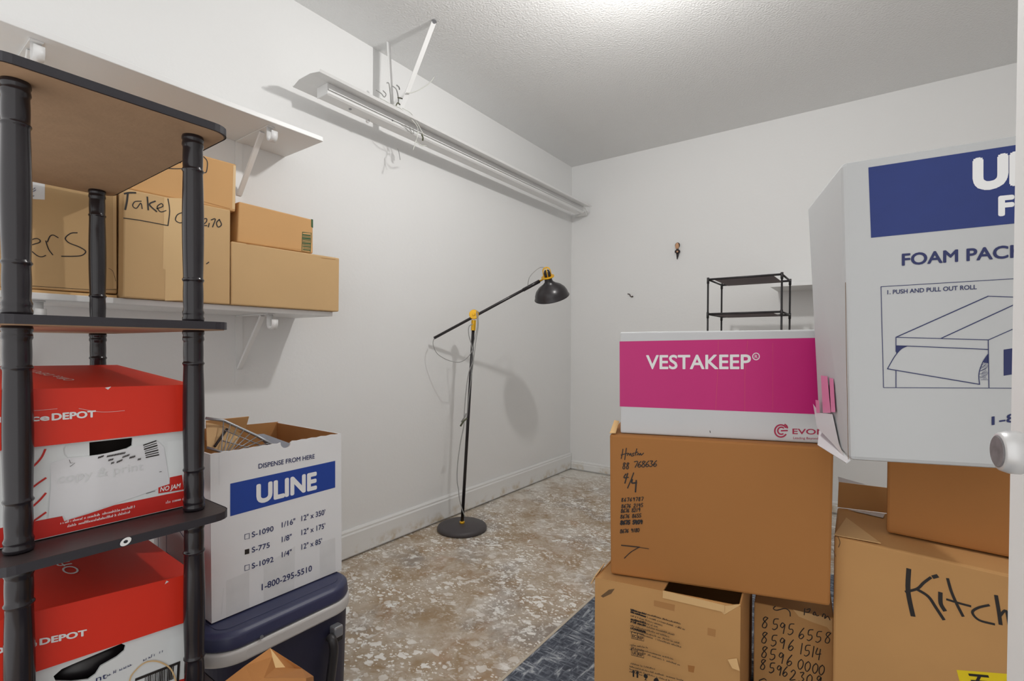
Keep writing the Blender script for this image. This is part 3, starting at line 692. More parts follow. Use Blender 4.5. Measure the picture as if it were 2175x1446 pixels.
strokes(fE, [[(705, 690), (710, 716), (776, 719)], [(868, 668), (884, 690), (880, 732), (868, 736)], [(762, 678), (768, 695), (778, 672)]], 'handwriting', M_black_ink, bE, wpx=2.0, cr=C1)
patch(fE, [(995, 705), (1006, 707), (1002, 893), (990, 890)], 'tape', M_tape, bE, cr=C1)
strokes(fE, [[1, (870, 860), (980, 890)]], 'seam', M_cardin, bE, cr=C1)
bars = [[1.2, (1290, 990), (1327, 993), (1323, 1076), (1287, 1070), (1290, 990)]]
for k, w in enumerate((2.4, 1.2, 3, 1.5, 1, 2.6, 1.2, 2, 1, 2)): bars.append([w, (1292, 1001+k*7), (1322, 1004+k*7)])
strokes(fD, bars, 'barcode', M_green_ink, bD, cr=C1, smooth=False)
patch(fD, [(1327, 934), (1335, 936), (1335, 972), (1327, 968)], 'green_mark', M_green_ink, bD, cr=C1)
strokes(fC, [[.8, (1050, 1040), (1290, 1065)], [.8, (1370, 1100), (1430, 1106)]], 'seam', M_cardin, bC, cr=C1)

# ================================================================== cooler
co = empty('cooler', (.60, -2.836, 0)); tag(co, 'navy blue cooler with pale grey band, under the open white carton', 'cooler')
def slab(name, x0, x1, y0, y1, zs, ins, r, m, par, bevel=.003):
    rings = []
    for z, i in zip(zs, ins): rings.append([(x, y, z) for x, y in rrect(x0+i, x1-i, y0+i, y1-i, max(.004, r-i), 12)])
    v, f = loft(rings); o = obj(name, v, f, m, par, bevel=bevel)
    for p in o.data.polygons:
        if len(p.vertices) == 4 and p.area < 8e-4: p.use_smooth = True
    return o
CX0, CX1, CY0, CY1 = .335, .832, -3.012, -2.640
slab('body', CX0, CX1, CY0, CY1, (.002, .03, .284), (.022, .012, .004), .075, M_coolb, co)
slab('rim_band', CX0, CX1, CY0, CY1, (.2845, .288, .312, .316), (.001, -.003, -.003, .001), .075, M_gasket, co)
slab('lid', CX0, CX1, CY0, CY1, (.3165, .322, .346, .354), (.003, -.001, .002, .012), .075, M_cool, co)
slab('lid_panel', CX0+.02, CX1-.03, CY0+.03, CY1-.03, (.3542, .3549), (0, .003), .03, M_cool, co)
hx = CX1
MB().tube(smooth_path([(hx+.006, -2.735, .243), (hx+.020, -2.735, .236), (hx+.024, -2.735, .21), (hx+.022, -2.742, .15), (hx+.022, -2.752, .095), (hx+.016, -2.77, .08)], 5), [.011]*26, 14).build('handle', M_handle, co, smooth=True)
MB().box(hx-.006, hx+.018, -2.728, -2.702, .236, .264).build('handle_pivot', M_steel, co, bevel=.004)
MB().box(hx-.006, hx+.014, -2.722, -2.700, .222, .2355).build('pivot_base', M_handle, co, bevel=.003)
MB().lathe([(.004, 0), (.004, .003)], (CX1+.001, -2.905, .322), (1, 0, 0), 10).build('screw', M_steel, co)

# ================================================================== open white carton on the cooler
UX = .755
fU = Face((UX, 0, 0), (1, 0, 0)); CU = crop(420, 860, 2.4676); CU2 = crop(420, 870, 6.797)
ub = empty('foam_carton', (UX-.16, -2.81, .357)); tag(ub, 'open white carton with blue printed panel and red side glow, standing on the cooler', 'box', 'white foam roll cartons')
UP4 = [Vector((UX, -2.978, .736)), Vector((UX, -2.643, .735)), Vector((UX, -2.641, .3575)), Vector((UX, -2.976, .358))]
UD = .33
ux = UX-UD
TL, TR, BR, BL = UP4
sb = Vector((-.0046, 0, 0)); TLs, TRs, BRs, BLs = (p+sb for p in UP4)
bk = [Vector((ux, p.y, p.z)) for p in UP4]
# sides and bottom (shell), inside brown
def panel(name, a, b, c, d, m, par, t=.004): return obj(name, [a, b, c, d], [(0, 1, 2, 3)], m, par, solid=t, recalc=False)
zz = Vector((0, 0, .012))
panel('side_panel', BLs, TLs, bk[0], bk[3], M_boxw, ub); panel('side_panel', TRs, BRs, bk[2], bk[1], M_boxw, ub)
panel('back_panel', bk[3]+Vector((.0, 0, 0)), bk[0]+zz*1.0, bk[1]+zz*.2, bk[2], M_boxw, ub); panel('bottom_panel', BLs+zz*.5, bk[3]+zz*.5, bk[2]+zz*.5, BRs+zz*.5, M_cardin, ub)
for nm, off, a, b in (('inner_liner', .0045, (bk[0]+zz, bk[3]), (bk[1]+zz*.2, bk[2])),):
    dx = Vector((off, 0, 0)); obj('inner_liner', [a[0]+dx, a[1]+dx, b[1]+dx, b[0]+dx], [(0, 1, 2, 3)], M_cardin, ub, recalc=False)
dy = Vector((0, -.0045, 0)); obj('inner_liner', [TRs+dy, BRs+dy, bk[2]+dy, bk[1]+dy], [(0, 1, 2, 3)], M_cardin, ub, recalc=False)
dy = Vector((0, .0045, 0)); obj('inner_liner', [TLs+dy, BLs+dy, bk[3]+dy, bk[0]+dy], [(0, 1, 2, 3)], M_cardin, ub, recalc=False)
# front panel with finger notch and torn perforated top edge
pts = [px_of(TL)]
def lerp2(a, b, t): return (a[0]+(b[0]-a[0])*t, a[1]+(b[1]-a[1])*t)
a0, a1 = px_of(TL), px_of(TR)
for k in range(1, 15):
    t = k/27; q = lerp2(a0, a1, t); pts += [(q[0], q[1]-1.2*(k % 2))]
for ang in range(180, -1, -20):
    c = lerp2(a0, a1, .575); a = math.radians(ang); pts.append((c[0]+10.5*math.cos(a), c[1]+2+10*math.sin(a)-(2 if ang in (0, 180) else 0)))
for k in range(17, 27):
    t = k/27; q = lerp2(a0, a1, t); pts += [(q[0], q[1]-1.2*(k % 2))]
pts += [px_of(TR), px_of(BR), px_of(BL)]
plate(fU, pts, [], 'front_panel', M_boxw, ub)
fl1 = [bk[0]+zz, bk[0]+zz+Vector((.01, .10, 0)), bk[0]+zz+Vector((.10, .085, .052)), bk[0]+zz+Vector((.10, -.01, .045))]
p1, p2, p3, p4 = on_x(437, 893, ux+.04), on_x(528, 884, ux+.04), on_x(520, 912, ux+.03), on_x(437, 935, ux+.03)
obj('back_flap', [p1, p2, p3, p4], [(0, 1, 2, 3)], M_card_o, ub, solid=.003)
text(fU, 'DISPENSE FROM HERE', (318, 333), (612, 279), 26, M_navy, ub, cr=CU, bold=.012)
patch(fU, [(170, 412), (720, 292), (720, 432), (170, 583)], 'blue_panel', M_blue, ub, cr=CU)
text(fU, 'ULINE', (312, 513), (619, 437), 98, M_white_ink, ub, cr=CU, bold=.045, off=2)
for rows in ((('S-1090', (283, 693), (396, 659)), ('1/16"', (440, 642), (510, 620)), ('12" x 350\'', (543, 608), (667, 573))),
             (('S-775', (283, 773), (376, 745)), ('1/8"', (440, 718), (491, 702)), ('12" x 175\'', (543, 681), (667, 645))),
             (('S-1092', (283, 857), (396, 820)), ('1/4"', (440, 798), (491, 782)), ('12" x 85\'', (543, 757), (650, 724)))):
    for s, a, b in rows: text(fU, s, a, b, 29, M_navy, ub, cr=CU, bold=.012)
def sq(x, y, w, h, sl): return [(x, y), (x+w, y-w*sl), (x+w, y-w*sl+h), (x, y+h), (x, y)]
strokes(fU, [[1.2]+sq(246, 678, 24, 26, .25), [1.2]+sq(246, 842, 24, 26, .3)], 'check_box', M_navy, ub, cr=CU, smooth=False)
patch(fU, [(246, 758), (270, 752), (270, 778), (246, 784)], 'check_box', M_dark, ub, cr=CU)
text(fU, '1-800-295-5510', (335, 970), (597, 868), 34, M_navy, ub, cr=CU, bold=.012)
M_grub = mat('grey_scuff', (.69, .695, .70, 1), .6, var=.1, vscale=25)
patch(fU, [(345, 840), (510, 740), (505, 970), (345, 1042)], 'tape', M_grub, ub, off=.6, cr=CU, zmin=.3585)
patch(fU, [(640, 720), (720, 695), (722, 876), (640, 912)], 'tape', M_grub, ub, off=.6, cr=CU, zmin=.3585)
patch(fU, [(150, 920), (270, 870), (270, 1074), (150, 1128)], 'tape', M_grub, ub, off=.6, cr=CU, zmin=.3585)
strokes(fU, [[.9, (112, 258), (112, 420)], [.9, (135, 960), (124, 1100)]], 'corner_wear', M_grub, ub, cr=CU)
# printed drawing on the side towards the etagere
fUs = Face((0, -2.979, 0), (0, -1, 0))
v = [Vector((UX-.05, -2.979-.001, .66)), Vector((UX-.29, -2.98, .66)), Vector((UX-.29, -2.98, .42)), Vector((UX-.05, -2.98, .42))]
mb = MB()
def sl(a, b):
    mb.bar(a, b, .002, .0004, (1, 0, .3))
for k in range(4): sl(v[k], v[(k+1) % 4])
for a, b in (((.08, .50), (.24, .56)), ((.24, .56), (.24, .46)), ((.08, .50), (.08, .44)), ((.08, .44), (.24, .46)), ((.12, .60), (.26, .63)), ((.12, .60), (.08, .50)), ((.26, .63), (.24, .56))):
    sl(Vector((UX-a[0], -2.9795, a[1])), Vector((UX-b[0], -2.9795, b[1])))
mb.build('printed_drawing', M_navy, ub)
# contents: wire rack, grey tray, cardboard piece
wr = empty('wire_rack', on_x(520, 935, UX-.12)); tag(wr, 'grey wire rack lying tilted in the open white carton on the cooler', 'rack')
wq = [on_x(437, 888, UX-.10), on_x(475, 893, UX-.10), on_x(545, 925, UX-.08), on_x(585, 948, UX-.04), on_x(520, 958, UX-.03), on_x(470, 960, UX-.03), on_x(440, 950, UX-.05)]
wf = [wq[0], wq[2], wq[3], wq[6]]
MB().tube([wq[0], wq[1], wq[2], wq[3]], .0035, 8).build('rim', M_steel, wr, smooth=True)
MB().tube([wq[6], wq[5], wq[4]], .003, 8).build('rim', M_steel, wr, smooth=True)
mb = MB()
for k in range(9):
    t = k/8; mb.tube([wq[1].lerp(wq[3], t), wq[5].lerp(wq[4], t*.8)], .0013, 6)
for s in (.3, .65): mb.tube([wq[1].lerp(wq[5], s), wq[3].lerp(wq[4], s)], .0013, 6)
mb.build('wires', M_steel, wr, smooth=True)
MB().tube([on_x(482, 911, UX-.09), on_x(456, 948, UX-.055)], .003, 8).build('crossbar', M_handle, wr, smooth=True)
o = obj('cardboard_piece', [on_x(438, 897, UX-.115), on_x(478, 905, UX-.105), on_x(513, 921, UX-.095), on_x(490, 962, UX-.06), on_x(440, 948, UX-.07)], [(0, 1, 2, 3, 4)], M_card, solid=.003)
tag(o, 'loose cardboard piece beneath the wire rack in the open white carton', 'cardboard')
o = obj('grey_tray', [on_x(546, 922, UX-.10), on_x(560, 921, UX-.11), on_x(618, 942, UX-.05), on_x(614, 955, UX-.03), on_x(575, 950, UX-.05)], [(0, 1, 2, 3, 4)], M_tray, solid=.004)
tag(o, 'flat grey plastic tray edge beside the wire rack in the open white carton', 'tray')

# ================================================================== crumpled paper bag in front of the cooler
pb = {}
P = [at_depth(574, 1376, .95), at_depth(606, 1417, .945), at_depth(585, 1418, .93), at_depth(578, 1395, .938), at_depth(640, 1418, .955), at_depth(666, 1436, .95), at_depth(650, 1440, .90), at_depth(560, 1440, .89), at_depth(520, 1414, .93), at_depth(478, 1446, .935),
     at_depth(604, 1432, .915), at_depth(540, 1452, .90)]
base = [Vector((P[9].x-.01, P[9].y-.0, 0)), Vector((P[11].x+.02, P[11].y-.01, 0)), Vector((P[7].x+.02, P[7].y-.01, 0)), Vector((P[6].x+.02, P[6].y, 0)), Vector((P[5].x, P[5].y+.01, 0)), Vector((P[0].x-.02, P[0].y+.0, 0))]
mids = [Vector((b.x+(random.random()-.5)*.01, b.y+(random.random()-.5)*.01, .17)) for b in base]
V = P+mids+base; m0 = 12; b0 = 18
F = [(0, 3, 8), (8, 3, 7), (8, 7, 11), (8, 11, 9), (3, 2, 7), (0, 1, 2, 3), (2, 1, 10), (2, 10, 7), (1, 4, 10), (4, 5, 6, 10), (7, 10, 6), (0, 8, 9), (0, 4, 1), (0, 5, 4)]
edge = [9, 11, 7, 6, 5, 0]
for k in range(6):
    a, b = edge[k], edge[(k+1) % 6]; F.append((a, b, m0+(k+1) % 6, m0+k)); F.append((m0+k, m0+(k+1) % 6, b0+(k+1) % 6, b0+k))
F.append(tuple(b0+k for k in range(6)))
bag = obj('paper_bag', V, F, [M_kraft, M_kraft_l])
bag.data.polygons[5].material_index = 1  # lit side of the fold, put in as a paler paper colour
tag(bag, 'crumpled brown paper bag standing on the floor in front of the cooler', 'bag')

# ================================================================== rug
v = [(1.085, -3.50, .0005), (2.30, -3.50, .0005), (2.30, -.95, .0005), (1.070, -.95, .0005)]
rug = obj('rug', v+[(a, b, .006) for a, b, _ in v], [(0, 3, 2, 1), (4, 5, 6, 7), (0, 1, 5, 4), (1, 2, 6, 5), (2, 3, 7, 6), (3, 0, 4, 7)], M_rug); tag(rug, 'charcoal and white streaked rug on the bare floor under the right-hand boxes', 'rug')
MB().add([(1.075, -3.50, .0005), (1.087, -3.50, .0005), (1.072, -.95, .0005), (1.060, -.95, .0005), (1.075, -3.50, .004), (1.087, -3.50, .0075), (1.072, -.95, .0075), (1.060, -.95, .004)], BOXF).build('edge_binding', mat('beige_binding', srgb(196, 184, 166), .8), rug)

# ================================================================== right-hand pile of boxes
def heading_face(px, d, deg):
    p = at_depth(*px, d); a = math.radians(deg); fh = Vector((FW.x, FW.y, 0)).normalized(); rh = Vector((RT.x, RT.y, 0)).normalized()
    left = fh*math.cos(a)-rh*math.sin(a); n = Vector((0, 0, 1)).cross(left).normalized()
    if n.dot(EYE-p) < 0: n = -n
    return Face(p, n), left
# taped brown box on the floor, lower left of the pile
_a, _b = on_z(1264, 1226, .3665), on_z(1573, 1288, .3665)
lM = (_a-_b).normalized(); _n = Vector((0, 0, 1)).cross(lM)
fM = Face(_a, _n if _n.dot(EYE-_a) > 0 else -_n)
P = [_a, _b]; P += [Vector((P[1].x, P[1].y, .0075)), Vector((P[0].x, P[0].y, .0075))]
_db = (_b-EYE).dot(FW)+.30; _c = at_depth(1598, 1250, _db); dv = Vector((_c.x-_b.x, _c.y-_b.y, 0))
bM = hexa('cardboard_box', P, dv, M_card_c, omit=('top',), solid=.005); tag(bM, 'worn cardboard box with fine black printing and a torn top edge', 'box', 'cardboard boxes of the right-hand pile')
Pt = fM.px(1408, 1255); back = [p+dv for p in P]
t = (Pt-P[0]).dot((P[1]-P[0]).normalized())/(P[1]-P[0]).length
q1 = P[0].lerp(P[1], t); q2 = back[0].lerp(back[1], t)
obj('top_flap', [P[0]+Vector((0, 0, -.001)), q1+Vector((0, 0, -.001)), q2+Vector((0, 0, -.004)), back[0]+Vector((0, 0, -.004))], [(0, 1, 2, 3)], M_card_c, bM, solid=.004)
e = fM.n*.006
obj('torn_edge', [q1+Vector((0, 0, .002)), P[1].lerp(P[0], .10)+Vector((0, 0, -.004)), P[1].lerp(P[0], .10)+Vector((0, 0, -.02))+e*.3, q1+Vector((0, 0, -.016))+e*.3], [(0, 1, 2, 3)], M_card_d, bM, solid=.002)
obj('corner_tear', [P[1]+Vector((0, 0, .004)), P[1].lerp(P[0], .16)+Vector((0, 0, -.012)), P[1].lerp(P[0], .10)+Vector((0, 0, -.026))+e*.3, P[1].lerp(back[1], .06)+Vector((0, 0, -.015))], [(0, 1, 2, 3)], M_card_d, bM, solid=.0025)
obj('corner_tear', [P[0]+Vector((0, 0, .006)), P[0].lerp(back[0], .2)+Vector((0, 0, .012)), P[0].lerp(back[0], .2)-lM*-.012+Vector((0, 0, -.012)), P[0]+lM*.012+Vector((0, 0, -.018))], [(0, 1, 2, 3)], M_card_d, bM, solid=.0025)
C4 = crop(1240, 1170, 4.028)
lines = []; bold = []
rows = [(402, 495, 830, 615, 1), (402, 512, 868, 660, 1), (404, 540, 680, 625, 0), (404, 572, 640, 635, 1), (404, 592, 780, 700, 1), (404, 618, 740, 715, 0), (404, 645, 840, 770, 1), (404, 664, 840, 795, 0),
        (404, 775, 560, 800, 0), (404, 790, 780, 895, 0), (404, 808, 830, 940, 0), (404, 925, 620, 972, 0), (404, 950, 860, 1065, 0), (404, 968, 860, 1098, 0), (404, 985, 560, 1030, 0)]
for ax, ay, bx, by, bb in rows:
    lines += ticks(ax, ay+12, bx, by+12, 14, 7.5)
    if bb: bold += ticks(ax, ay+12, ax+130, ay+12+(by-ay)*130/(bx-ax), 14, 6)
strokes(fM, lines, 'small_print', M_black_ink, bM, wpx=.75, cr=C4, off=1.2, smooth=False)
strokes(fM, bold, 'small_print', M_black_ink, bM, wpx=1.3, cr=C4, off=1.6, smooth=False)
fr = []
for y in (688, 832): fr += [[1.2, (407, y), (514, y+26), (514, y+82), (407, y+56), (407, y)], [1.2, (458, y+13), (458, y+69)]]
strokes(fM, fr, 'symbol_frame', M_black_ink, bM, cr=C4, off=1.2, smooth=False)
for y, s in ((688, 'EC'), (832, 'UK')):
    text(fM, s, (416, y+48), (450, y+56), 26, M_black_ink, bM, cr=C4, bold=.02); text(fM, 'REP', (464, y+60), (508, y+70), 26, M_black_ink, bM, cr=C4, bold=.02)
def arrow(x, y): return [(x, y+60), (x, y+22), (x-10, y+22), (x+6, y), (x+24, y+24), (x+14, y+24), (x+14, y+62)]
patch(fM, arrow(418, 1015), 'up_arrow', M_black_ink, bM, cr=C4); patch(fM, arrow(452, 1023), 'up_arrow', M_black_ink, bM, cr=C4)
patch(fM, [(514, 1055), (530, 1050), (547, 1066), (545, 1085), (534, 1090), (534, 1100), (545, 1108), (515, 1102), (527, 1096), (527, 1088), (515, 1078)], 'glass_symbol', M_black_ink, bM, cr=C4)
patch(fM, [(598, 1098), (612, 1085), (630, 1085), (645, 1112), (598, 1112)], 'umbrella_symbol', M_black_ink, bM, cr=C4)
patch(fM, [(600, 420), (780, 460), (775, 515), (600, 470)], 'tape', M_cardin, bM, off=.8, cr=C4)
patch(fM, [(1060, 655), (1130, 672), (1125, 735), (1058, 718)], 'stain', M_cardin, bM, off=.8, cr=C4)
M_dirt = mat('grey_grime', srgb(112, 86, 58), .9, var=.3, vscale=40)
patch(fM, [(145, 385), (215, 330), (265, 322), (235, 365), (165, 398)], 'grime', M_dirt, bM, off=.8, cr=C4)
patch(fM, [(890, 975), (950, 985), (940, 1040), (895, 1030)], 'stain', M_card_b, bM, off=.8, cr=C4)
obj('torn_patch', [fM.px(*C4(1230, 925), off=.001), fM.px(*C4(1310, 915), off=.001), fM.px(*C4(1335, 1000), off=.012), fM.px(*C4(1270, 985), off=.008)], [(0, 1, 2, 3)], M_card_d, bM, solid=.001)

# box with handwritten numbers behind it
fN = Face(at_depth(1602, 1286, 1.37), fM.n); lN = lM
P = [fN.px(1602, 1279), fN.px(1771, 1318)]; zt = P[0].z; P[1].z = zt
P += [Vector((P[1].x, P[1].y, .0075)), Vector((P[0].x, P[0].y, .0075))]
bN = hexa('cardboard_box', P, dv*.95, M_card_c); tag(bN, 'cardboard box with rows of handwritten numbers, on the floor between two other boxes', 'box', 'cardboard boxes of the right-hand pile')
ln = []
for pos in ((('8', 1525, 655), ('5', 1612, 672), ('9', 1672, 705), ('5', 1745, 715), ('6', 1838, 750), ('5', 1908, 765), ('5', 1982, 780), ('8', 2062, 785)), (('8', 1520, 785), ('5', 1600, 812), ('9', 1670, 835), ('6', 1748, 850), ('1', 1835, 880), ('5', 1884, 897), ('1', 1935, 905), ('4', 1980, 920)),
            (('8', 1520, 908), ('5', 1590, 930), ('9', 1660, 960), ('6', 1735, 980), ('0', 1830, 1010), ('0', 1890, 1028), ('0', 1955, 1045), ('0', 2010, 1058)), (('8', 1510, 1010), ('5', 1585, 1040), ('9', 1645, 1062), ('6', 1700, 1070), ('2', 1765, 1100), ('3', 1842, 1118), ('0', 1905, 1138), ('9', 1985, 1150))):
    for ch, x, y in pos: ln += digits(ch, (x, y), (0, 0), 92 if y < 990 else 84, .62)
ln += [[(1640, 470), (1622, 490), (1650, 505), (1720, 490), (1760, 515), (1766, 556)], [(1890, 490), (1885, 545)], [(1905, 500), (1935, 492), (1925, 520), (1895, 520)], [(1980, 545), (1960, 540), (1975, 518), (1990, 550), (2010, 548)], [(2040, 560), (2050, 535), (2065, 545), (2060, 575), (2085, 555), (2100, 575), (2105, 588)],
       [(1500, 1105), (1540, 1090), (1560, 1100)]]
strokes(fN, ln, 'handwriting', M_black_ink, bN, wpx=2.1, cr=C4)
patch(fN, [(1790, 500), (2125, 582), (2125, 700), (2080, 650), (1960, 610), (1840, 560)], 'white_label', M_card_d, bN, off=.8, cr=C4)

# Houston box
fH, lH = heading_face((1295, 922), 1.33, 71.5)
P = [fH.px(1295, 922), fH.px(1772, 949), fH.px(1764, 1294), fH.px(1297, 1221)]
P[1].z = P[0].z; P[2].z = P[3].z = .3685
bH = hexa('cardboard_box', P, -fH.n*.38, M_card_b, bevel=.006); tag(bH, 'large brown cardboard box with Houston and numbers in black marker, under the magenta box', 'box', 'cardboard boxes of the right-hand pile')
CH = crop(1290, 900, 4.82)
hl = [[(160, 258), (152, 310), (142, 356)], [(195, 248), (186, 310), (178, 366)], [(140, 318), (206, 300)], [(204, 322), (218, 300), (230, 322), (240, 300), (246, 328)], [(276, 298), (258, 306), (270, 322), (252, 330)], [(302, 254), (284, 322)], [(286, 296), (312, 288)], [(304, 320), (318, 300), (326, 320), (340, 300), (346, 320), (372, 298)]]
hl += digits('88', (158, 460), (36, 0), 62, .5)+digits('768636', (270, 445), (40, -2), 60, .75)
hl += [[2.4, (190, 512), (170, 550), (216, 546)], [2.6, (209, 505), (180, 606)], [2.2, (270, 500), (240, 580), (207, 656)], [3.2, (256, 568), (252, 604), (300, 600)], [3, (296, 578), (292, 640), (288, 696)]]
for s, x, y, st in (('86769787', 145, 795, 29), ('8676 2145', 145, 860, 25), ('8676 8219', 140, 908, 22), ('8676 8655', 135, 966, 24), ('8676 9180', 132, 1115, 22)): hl += [[1.5]+q for q in digits(s, (x, y), (st, -1.5), 36, .6)]
hl += [[2.6]+q for q in digits('8675 5409', (135, 1028), (25, -1), 38, .65)]
hl += [[2.2, (145, 1240), (290, 1255), (330, 1260)], [1.2, (320, 1260), (425, 1276)], [1.6, (322, 1262), (240, 1310), (175, 1372)]]
strokes(fH, hl, 'handwriting', M_black_ink, bH, wpx=1.9, cr=CH)
top_n = Vector((0, 0, 1))
a = P[0]; b = P[0]-fH.n*.10; obj('loose_flap', [a+Vector((0, 0, .002)), b+Vector((0, 0, .022)), b-lH*.014+Vector((0, 0, .020)), a-lH*.016+Vector((0, 0, .003))], [(0, 1, 2, 3)], M_card_d, bH, solid=.002)

# white and magenta carton
fV, lV = heading_face((1317, 704), 1.34, 73.8)
P = [fV.px(1317, 705), fV.px(1785, 699), fV.px(1785, 947.5), fV.px(1318, 925)]
zb = max(bH.location.z+v.co.z for v in bH.data.vertices)
P[2].z = P[3].z = zb+.001
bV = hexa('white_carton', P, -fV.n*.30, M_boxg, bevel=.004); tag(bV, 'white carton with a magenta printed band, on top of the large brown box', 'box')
patch(fV, [(1316, 725), (1785, 716.5), (1785, 881.5), (1316.5, 863)], 'magenta_band', M_mag, bV)
text(fV, 'VESTAKEEP', (1373, 783), (1594, 783), 30, M_white_ink, bV, bold=.02, off=2)
C44 = crop(1280, 400, 2.41)
arc = [[2, *[(785+17*math.cos(2*PI*k/16), 860+17*math.sin(2*PI*k/16)) for k in range(17)]]]
strokes(fV, arc, 'registered_mark', M_white_ink, bV, cr=C44); text(fV, 'R', (778, 869), (793, 869), 18, M_white_ink, bV, cr=C44, off=2)
text(fV, 'EVONIK', (972, 1256), (1140, 1260), 28, M_magink, bV, cr=C44, fit='EVON', bold=.015)
text(fV, 'Leading Beyond Chemistry', (975, 1282), (1145, 1286), 12, M_magink, bV, cr=C44, fit='Leading Beyond Che')
def arcp(cx, cy, r, a0, a1, n=18): return [(cx+r*math.cos(math.radians(a0+(a1-a0)*k/n)), cy+r*math.sin(math.radians(a0+(a1-a0)*k/n))) for k in range(n+1)]
strokes(fV, [[3.4]+arcp(912, 1241, 31, -35, -325), [3.2]+arcp(914, 1240, 18, -50, -300), [3.2, (914, 1240), (945, 1239)], [3.2]+arcp(926, 1226, 19, 0, -70, 8)], 'logo', M_magink, bV, cr=C44)
strokes(fV, [[.9, (592, 780), (588, 960), (578, 1130)], [.9, (742, 780), (728, 960), (727, 1140)], [.7, (870, 790), (870, 1130)]], 'crease', mat('magenta_crease', srgb(206, 70, 110), .5), bV, cr=C44, smooth=False)
strokes(fV, [[1.4, (549, 1240), (551, 1250)]], 'scuff', M_black_ink, bV, cr=C44)

# kitchen box
fK, lK = heading_face((1772, 1138), 1.2, 47.4)
P0 = fK.px(1772, 1138); zk = P0.z
rK = P0-lK*.50
P = [P0, Vector((rK.x, rK.y, zk)), Vector((rK.x, rK.y, .0075)), Vector((P0.x, P0.y, .0075))]
DK = .42
bkL = on_z(1779, 1077, zk); bkR = P[1]-fK.n*DK; _dz = Vector((0, 0, .0075-zk))
bK = hexa('cardboard_box', P, None, M_card_c, bevel=.005, back=[bkL, bkR, bkR+_dz, bkL+_dz]); tag(bK, 'tall cardboard box marked Kitch in thick black marker, at the right edge', 'box', 'cardboard boxes of the right-hand pile')
CK = crop(1740, 960, 2.975)
strokes(fK, [[10, (566, 742), (562, 880), (592, 1030)], [6, (548, 882), (620, 862), (660, 825), (704, 792)], [9, (722, 788), (744, 782)], [7, (622, 868), (690, 912), (740, 985), (786, 1055)], [9, (766, 890), (768, 955), (792, 998)],
             [6.5, (812, 800), (835, 880), (870, 960), (908, 1034)], [5.5, (808, 930), (880, 952), (955, 972)], [6, (1072, 966), (1005, 982), (968, 1012), (1010, 1060), (1105, 1086)], [8, (1118, 908), (1134, 1000), (1146, 1085)], [6, (1146, 1030), (1180, 1000), (1200, 1090)]], 'handwriting', M_black_ink, bK, cr=CK)
patch(fK, [(868, 1375), (1250, 1405), (1250, 1600), (930, 1560), (885, 1440)], 'yellow_label', M_yel, bK, cr=CK)
strokes(fK, [[6, (950, 1405), (1065, 1415)], [6, (1015, 1410), (985, 1475)], [6, (965, 1445), (1060, 1452)]], 'label_print', M_black_ink, bK, cr=CK, off=3, smooth=False)
strokes(fK, [[1.6, (118, 530), (132, 570), (122, 600)], [1, (90, 620), (105, 660)]], 'corner_wear', M_dirt, bK, cr=CK)
# open flaps at the back and torn pieces on top
tz = Vector((0, 0, 1))
obj('back_flap', [bkL+tz*.001, bkL.lerp(bkR, .4)+tz*.001, bkL.lerp(bkR, .4)+tz*.066-fK.n*.01, bkL+tz*.070-fK.n*.012], [(0, 1, 2, 3)], M_card_c, bK, solid=.004)
obj('torn_paper', [bkL.lerp(bkR, .05)+fK.n*.02+tz*.002, bkL.lerp(bkR, .20)+fK.n*.02+tz*.002, bkL.lerp(bkR, .20)+fK.n*.06+tz*.002, bkL.lerp(bkR, .10)+fK.n*.035+tz*.002], [(0, 1, 2, 3)], M_tapew, bK, solid=.0008)
obj('loose_tape', [bkL+tz*.07-fK.n*.012, bkL.lerp(bkR, .12)+tz*.07-fK.n*.012, bkL.lerp(bkR, .035)+tz*.079-fK.n*.016, bkL+lK*.003+tz*.084-fK.n*.016], [(0, 1, 2, 3)], M_tapew, bK, solid=.0006)
obj('loose_tape', [bkL.lerp(bkR, .24)+tz*.066-fK.n*.012, bkL.lerp(bkR, .30)+tz*.066-fK.n*.012, bkL.lerp(bkR, .31)+tz*.088-fK.n*.025, bkL.lerp(bkR, .27)+tz*.078-fK.n*.02], [(0, 1, 2, 3)], M_tapew, bK, solid=.0006)
obj('torn_corner', [P0+tz*.002, P0-fK.n*.16+tz*.003, P0-lK*.09+tz*.003-fK.n*.01], [(0, 1, 2)], M_card_d, bK, solid=.0015)

# plain brown box on it
fG, lG = heading_face((1882, 1143), 1.214, 47.4)
G0 = fG.px(1882, 1143); gl = G0.copy(); gl.z = zk+.004
zF = .774
gr = gl-lG*.36
P = [Vector((gl.x, gl.y, zF-.003)), Vector((gr.x, gr.y, zF-.003)), Vector((gr.x, gr.y, zk+.004)), gl]
bG = hexa('cardboard_box', P, -fG.n*.165, M_card_b, bevel=.006); tag(bG, 'plain brown cardboard box wedged between the Kitch box and the big white foam carton', 'box', 'cardboard boxes of the right-hand pile')

